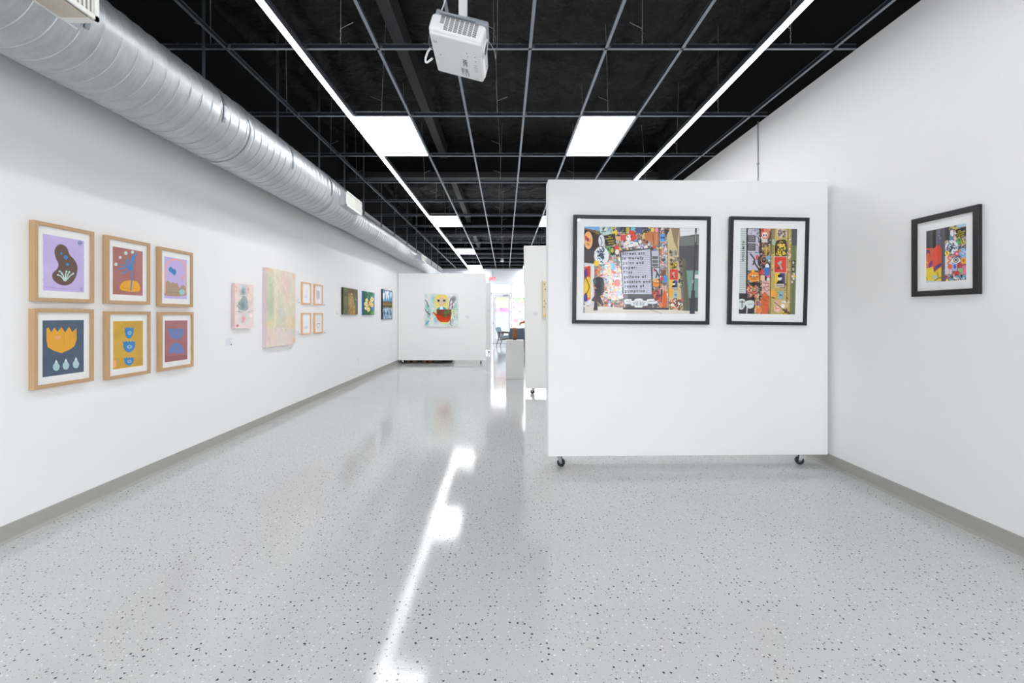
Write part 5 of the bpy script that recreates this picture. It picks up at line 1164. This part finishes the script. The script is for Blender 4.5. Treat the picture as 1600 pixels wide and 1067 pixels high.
# ------------------------------------------------------------------ plinth with wooden piece
t = thing('display_plinth', 'white box plinth in the aisle carrying the laminated wood piece', 'plinth', (.203, 9.22, 0))
bm = B(); box(bm, (0, .18, .395), (.362, .36, .79), .003, 1); obj('box', bm, M['plinth'], t)
t = thing('wooden_sculpture', 'small curved striped wooden sculpture standing on the aisle plinth', 'sculpture', (.204, 9.40, .7905))
bm = B(); n = 40; V = []
for k in range(n):
    a = 2*PI*k/n; ry, rz = .105, .115
    V.append([bm.verts.new((x_+.004*math.sin(a*2), ry*q*math.cos(a), .135+rz*q*math.sin(a))) for x_, q in ((-.042, 1), (.042, 1), (.042, .72), (-.042, .72))])
for k in range(n):
    A_, B_ = V[k], V[(k+1) % n]
    for j in range(4): bm.faces.new((A_[j], A_[(j+1) % 4], B_[(j+1) % 4], B_[j]))
obj('wooden_ring', bm, M['lamwood'], t, auto=40)
bm = B(); bx(bm, -.036, .036, -.05, .05, 0, .03, .004, 2); obj('foot', bm, M['walnut'], t)

# far plinth and arched animal sculpture
t = thing('display_plinth', 'white low plinth by the shopfront window under the arched wooden animal', 'plinth', (1.02, 19.0, 0))
bm = B(); box(bm, (0, .2, .385), (.62, .4, .77), .003, 1); obj('box', bm, M['plinth'], t)
t = thing('animal_sculpture', 'arched brown wooden animal sculpture near the shopfront window', 'sculpture', (.92, 19.2, .7705))
bm = B(); tube(bm, [(-.27, 0, .16), (-.24, 0, .21), (-.15, 0, .22), (-.05, 0, .28), (.05, 0, .33), (.15, 0, .28), (.2, 0, .18), (.21, 0, .03)], lambda q: .028+.022*math.sin(PI*q), 10, 5)
tube(bm, [(-.27, 0, .18), (-.28, 0, .13), (-.265, 0, .09)], lambda q: .034-.014*q, 10, 3)
tube(bm, [(.08, 0, .30), (.11, 0, .2), (.09, 0, .12), (.12, 0, .03)], lambda q: .03-.012*q, 10, 4); obj('carved_body', bm, M['sculpt'], t, smooth=True)
bm = B(); bx(bm, -.06, .3, -.07, .07, 0, .03, .004, 2); obj('base', bm, M['sculpt'], t)

# ------------------------------------------------------------------ armchairs
def armchair(label, loc, rz, fabric):
    t = thing('lounge_armchair', label, 'armchair', loc, (0, 0, rz), 'lounge chairs near the shopfront door')
    # chair faces local -Y
    bm = B(); box(bm, (0, -.02, .40), (.56, .56, .12), .04, 4, rot=Matrix.Rotation(R(-5), 3, 'X')); obj('seat_cushion', bm, fabric, t, smooth=True)
    bm = B(); g = []
    for j in range(9):
        row = []
        for i in range(13):
            u = i/12*2-1; v = j/8; x_ = u*.29*(1-.06*v*v); yb = .26+.16*v-.05*u*u; z_ = .36+.44*v*(1-.0*u*u)
            row.append((x_, yb, z_))
        g.append(row)
    F_ = [[bm.verts.new(p) for p in r_] for r_ in g]; K_ = [[bm.verts.new((p[0]*1.04, p[1]+.075, p[2]-.01)) for p in r_] for r_ in g]
    for j in range(8):
        for i in range(12):
            bm.faces.new((F_[j][i], F_[j][i+1], F_[j+1][i+1], F_[j+1][i])); bm.faces.new((K_[j][i], K_[j+1][i], K_[j+1][i+1], K_[j][i+1]))
    for i in range(12):
        bm.faces.new((F_[0][i], K_[0][i], K_[0][i+1], F_[0][i+1])); bm.faces.new((F_[8][i], F_[8][i+1], K_[8][i+1], K_[8][i]))
    for j in range(8):
        bm.faces.new((F_[j][0], F_[j+1][0], K_[j+1][0], K_[j][0])); bm.faces.new((F_[j][12], K_[j][12], K_[j+1][12], F_[j+1][12]))
    o = obj('backrest', bm, fabric, t, smooth=True); bv = o.modifiers.new('b', 'BEVEL'); bv.width = .02; bv.segments = 3; bv.limit_method = 'ANGLE'
    for s in (-1, 1):
        bm = B(); tube(bm, [(s*.31, -.27, .55), (s*.31, -.3, .3), (s*.3, -.32, 0)], lambda q: .02-.008*q, 8); obj('leg', bm, M['walnut'], t, smooth=True)
        bm = B(); tube(bm, [(s*.31, .25, .57), (s*.31, .30, .34), (s*.3, .40, 0)], lambda q: .023-.010*q, 8); obj('leg', bm, M['walnut'], t, smooth=True)
        bm = B(); tube(bm, [(s*.31, -.33, .565), (s*.325, -.1, .575), (s*.32, .15, .585), (s*.30, .30, .60)], .02, 8, 4); obj('armrest', bm, M['walnut'], t, smooth=True)
        bm = B(); tube(bm, [(s*.31, -.28, .33), (s*.31, .30, .28)], .016, 8); obj('side_rail', bm, M['walnut'], t, smooth=True)
    bm = B(); tube(bm, [(-.31, -.27, .33), (.31, -.27, .33)], .014, 8); tube(bm, [(-.31, .3, .28), (.31, .3, .28)], .014, 8); obj('cross_rail', bm, M['walnut'], t, smooth=True)
    return t
armchair('pale grey blue armchair turned sideways left of the plinth', (.10, 18.75, 0), R(75), M['chairlight'])
armchair('dark grey blue armchair seen from behind, right of the wooden sculpture', (.47, 17.75, 0), R(180), M['chairfabric'])

# ------------------------------------------------------------------ storage glimpsed under the display wall
def crate(label, x0, x1, y0, y1, h, m, name='storage_box'):
    t = thing(name, label, 'box', ((x0+x1)/2, (y0+y1)/2, 0), group='boxes glimpsed under the teacup display wall')
    w, d = x1-x0, y1-y0
    bm = B(); bx(bm, -w/2, w/2, -d/2, d/2, 0, h-.03, .008, 2); obj('body', bm, m, t)
    bm = B(); bx(bm, -w/2-.008, w/2+.008, -d/2-.008, d/2+.008, h-.029, h, .006, 2); obj('lid', bm, m, t)
crate('black storage box glimpsed under the teacup wall, nearest the left wall', -2.84, -2.14, 12.46, 13.0, .35, M['crate'])
crate('black storage box glimpsed under the teacup wall, second from the left wall', -2.10, -1.46, 12.46, 13.0, .35, M['crate'])
for x0, x1, lb, m in ((-2.72, -2.60, 'reddish brown little box glimpsed under the teacup wall, leftmost', 'brownbox'), (-2.52, -2.41, 'small tan box glimpsed under the teacup wall, second from left', 'brownbox'), (-2.25, -2.15, 'small tan box glimpsed under the teacup wall, third from left', 'brownbox'), (-2.09, -1.99, 'small tan box glimpsed under the teacup wall, fourth from left', 'brownbox'), (-1.95, -1.73, 'wide dark grey box glimpsed under the teacup wall, rightmost', 'greybox')):
    crate(lb, x0, x1, 12.30, 12.43, .14, M[m], 'small_box')

# ------------------------------------------------------------------ shopfront
ZH = 2.744
bm = B(); bx(bm, XL-.1, XR+.1, YF, YF+.12, ZH, GZ-.095); struct('wall_front', bm, M['far'])
bm = B(); bx(bm, XL, XR, YF-.03, YF+.12, GZ-.09, GZ-.004); struct('trim_1', bm, M['alu'])
bm = B(); bx(bm, XL-.1, XR+.2, YF, YF+.12, GZ, 4.62); struct('wall_upper_front', bm, M['blackpaint'])
def frame_rect(bm, x0, x1, z0, z1, w, y0=None, y1=None):
    y0 = YF if y0 is None else y0; y1 = YF+.06 if y1 is None else y1
    bx(bm, x0, x0+w, y0, y1, z0, z1); bx(bm, x1-w, x1, y0, y1, z0, z1); bx(bm, x0+w, x1-w, y0, y1, z1-w, z1); bx(bm, x0+w, x1-w, y0, y1, z0, z0+w)
ZD = 1.311+33.8*YF/F    # door frame head
for nm, x0, x1 in (('window_1', XL, -.66), ('window_2', .282, XR)):
    bm = B(); frame_rect(bm, x0, x1, 0, ZH, .055)
    n = 2; 
    for k in range(1, n): xm = x0+(x1-x0)*k/n; bx(bm, xm-.025, xm+.025, YF, YF+.06, .055, ZH-.055)
    o = struct(nm, bm, M['alu'])
    bm = B(); bx(bm, x0+.05, x1-.05, YF+.03, YF+.036, .05, ZH-.05); obj('pane', bm, M['glass'], o)
bm = B(); frame_rect(bm, -.66, .282, ZD, ZH, .04); o = struct('window_3', bm, M['alu'])
bm = B(); bx(bm, -.62, .242, YF+.03, YF+.036, ZD+.04, ZH-.04); obj('pane', bm, M['glass'], o)
me = text_mesh('162', .20, bold=.002); q = mobj('street_number', me, M['redvinyl'], o); q.location = (-.30+.02, YF+.028, 2.39); q.rotation_euler = (R(90), 0, R(180))
bm = B(); bx(bm, -.66, -.60, YF, YF+.06, 0, ZD); bx(bm, .272, .282, YF, YF+.06, 0, ZD); bx(bm, -.66, .282, YF, YF+.06, ZD-.03, ZD+.0); struct('trim_2', bm, M['alu'])
# the door leaf
xd0, xd1, zd1 = -.575, .262, ZD-.035
bm = B(); y0, y1 = YF+.005, YF+.05
bx(bm, xd0, -.458, y0, y1, .02, zd1); bx(bm, .177, xd1, y0, y1, .02, zd1); bx(bm, -.458, .177, y0, y1, zd1-.13, zd1); bx(bm, -.458, .177, y0, y1, .02, .255)
dr = struct('door_1', bm, M['alu'])
bm = B(); bx(bm, -.458, .177, YF+.028, YF+.034, .255, zd1-.13); obj('pane', bm, M['glass'], dr)
bm = B(); bx(bm, -.09, .17, YF-.05, YF+.004, zd1-.09, zd1-.02, .006, 2); obj('door_closer', bm, M['alugrey'], dr)
bm = B(); bx(bm, -.56, -.50, YF-.045, YF-.02, .93, .95); bx(bm, -.545, -.525, YF-.045, YF+.004, .9, .98); obj('door_handle', bm, M['alugrey'], dr)
bm = B()
for z in (.3, 1.45, 2.1): bx(bm, .262, .276, YF-.006, YF+.004, z-.06, z+.06)
obj('hinge', bm, M['alugrey'], dr)
bm = B(); bx(bm, -.6, .28, YF-.04, YF+.06, .0, .018); o = obj('threshold', bm, M['alugrey'], dr)

def art_door():
    a = Art(120, 190, 773.5, 795, 462, 462, 528, 528, (252, 252, 254), seed=61); r = a.r
    a.rect(773, 463.5, 795.5, 469, (255, 244, 206)); a.rect(773, 469, 795.5, 473, (255, 250, 230)); a.rect(773, 473, 795.5, 481, (255, 236, 226)); a.rect(773, 481, 795.5, 487, (252, 200, 240)); a.poly([(781, 481), (785.5, 481), (785, 483), (782, 483)], (250, 150, 220)); a.rect(773, 487, 795.5, 490, (255, 236, 246)); a.rect(773, 490, 795.5, 528, (240, 248, 255)); a.soft(786, 484, 5, 2, (250, 170, 230), .6)
    a.poly([(774, 498), (777, 486), (776, 481), (778, 479), (780, 482), (780, 488), (784, 497.5)], (254, 254, 255)); a.line([(773.5, 497.5), (785, 497.5)], .5, (170, 200, 230)); a.line([(783, 490), (786, 496)], .4, (150, 190, 230)); a.ell(778, 487.5, .6, .6, (140, 150, 220)); a.ell(777, 494, .7, .8, (170, 210, 235)); a.line([(780, 481), (783, 490), (784.5, 497)], .3, (250, 200, 190)); a.line([(774.5, 492), (777, 481)], .3, (250, 180, 220))
    for x, y in ((783.5, 505.5), (783.5, 507), (788.5, 502), (782.5, 511), (782.5, 513)): a.ell(x, y, .5, .5, (150, 180, 220))
    return a.done()
def art_win():
    a = Art(240, 190, 801, 860, 464, 464, 520, 520, (254, 254, 255), seed=62); r = a.r
    a.poly([(801, 464), (860, 464), (860, 470), (801, 471)], (255, 246, 206))
    for x in (803, 808.5, 812, 818.5, 826, 833, 842, 851): a.ell(x, 466, 1.5, 2, (200, 240, 206)); a.line([(x, 464), (x+.3, 467)], .5, (140, 190, 160))
    a.blob([(803, 471), (809, 468), (813, 471), (813, 473), (805, 473)], (226, 250, 228)); a.line([(803, 471), (809, 467.5), (814, 473)], .4, (180, 226, 190), sm=4)
    a.blob([(801, 472), (808, 474), (816, 471), (824, 473), (840, 470), (860, 474), (860, 478), (815, 479), (801, 478)], (255, 232, 234)); a.line([(801, 471), (804, 473), (812, 475), (818, 471), (822, 475)], .4, (250, 180, 190), sm=5); a.line([(801, 479), (812, 480), (820, 477), (840, 480)], .35, (250, 190, 196), sm=5); a.ell(806, 477, 4, 1.2, (255, 254, 254))
    a.ell(803.2, 480.5, 2, 2, (190, 200, 240)); a.ell(803.2, 480.5, 1.2, 1.2, (250, 220, 236)); a.line([(801, 490.5), (822, 490.5)], .4, (210, 220, 245)); a.blob([(803, 500), (806, 497.5), (810, 500), (809, 503.5), (804, 503)], (252, 206, 220)); a.line([(801, 503), (804, 497), (808, 493), (812, 497), (811, 503)], .4, (190, 210, 240), sm=4)
    a.collage(812, 483, 860, 500, 20, (.4, 1.2), [(240, 190, 230), (190, 210, 245), (250, 210, 190), (200, 240, 220)]); a.collage(824, 500, 860, 518, 14, (.5, 2), [(250, 190, 200), (190, 210, 245), (255, 226, 180)])
    return a.done()
mobj('window_painting', art_mesh(art_door(), -.458, .177, .26, 1.311+30*YF/F-.03, YF+.0265, .32), M['winart'], dr)
w2 = bpy.data.objects['window_2']
mobj('window_painting', art_mesh(art_win(), .34, (860-CX)*YF/F, 1.311-28*YF/F, 1.311+28*YF/F, YF+.0285, .32), M['winart'], w2)

# exit sign with lamp heads
t = thing('exit_sign', 'lit red EXIT sign with two emergency lamp heads over the shopfront door', 'exit sign', ((769.5-CX)*(YF-.06)/F, YF-.001, HC+(492-438.6)*(YF-.06)/F))
bm = B(); bx(bm, -.15, .15, -.045, 0, 0, .20, .008, 2); obj('housing', bm, M['whiteplastic'], t)
me = text_mesh('EXIT', .20, extrude=.001, align='CENTER', bold=.005); q = mobj('lettering', me, M['exitred'], t); q.location = (0, -.048, .032); q.rotation_euler = (R(90), 0, 0); q.scale = (.72, 1, 1)
for s in (-1, 1):
    bm = B(); cyl(bm, (s*.21, -.02, .09), (s*.215, -.09, .075), .042, .055, seg=20); cyl(bm, (s*.15, -.02, .10), (s*.21, -.03, .09), .012, seg=10); obj('lamp_head', bm, M['whiteplastic'], t, auto=30)
bm = B(); bx(bm, -.012, .012, -.03, -.005, .2, GZ-.3-t.location.z+.2); obj('conduit', bm, M['alugrey'], t)
# small device on the grid
t = thing('ceiling_device', 'small white box with a round base hung under the far ceiling grid', 'ceiling sensor', ((784.5-CX)*17.0/F, mains[-4], GZ-.001))
bm = B(); box(bm, (0, 0, -.085), (.13, .1, .07), .01, 3); obj('body', bm, M['whiteplastic'], t)
bm = B(); cyl(bm, (0, 0, -.05), (0, 0, 0), .025, seg=16); cyl(bm, (0, 0, -.006), (0, 0, 0), .06, seg=24); obj('mount', bm, M['whiteplastic'], t, auto=30)

# outside
bm = B(); bx(bm, -30, 30, YF+.12, 70, -.14, -.06); tag(struct('ground_outside', bm, M['ground']), 'pale pavement outside the shopfront', 'pavement')
bm = B(); bx(bm, -30, 30, -40, YB-.16, -.14, -.06); bx(bm, XR+.16, 30, YB-.16, YF+.1, -.14, -.06); tag(struct('ground_behind', bm, M['ground']), 'pale pavement behind the building', 'pavement')

# ------------------------------------------------------------------ world and colour
w = bpy.data.worlds.new('world'); SC.world = w; w.use_nodes = True; nt = w.node_tree
bg = nt.nodes['Background']; bg.inputs['Color'].default_value = (.995, .98, .965, 1); bg.inputs['Strength'].default_value = WORLD_S
SC.view_settings.view_transform = 'Standard'; SC.view_settings.look = 'None'; SC.view_settings.gamma = 1; SC.view_settings.exposure = .39
SC.view_settings.use_curve_mapping = False
cy = SC.cycles
cy.use_denoising = True; cy.max_bounces = 10; cy.diffuse_bounces = 6; cy.glossy_bounces = 4; cy.transparent_max_bounces = 12
cy.sample_clamp_indirect = 8; cy.caustics_reflective = False; cy.caustics_refractive = False
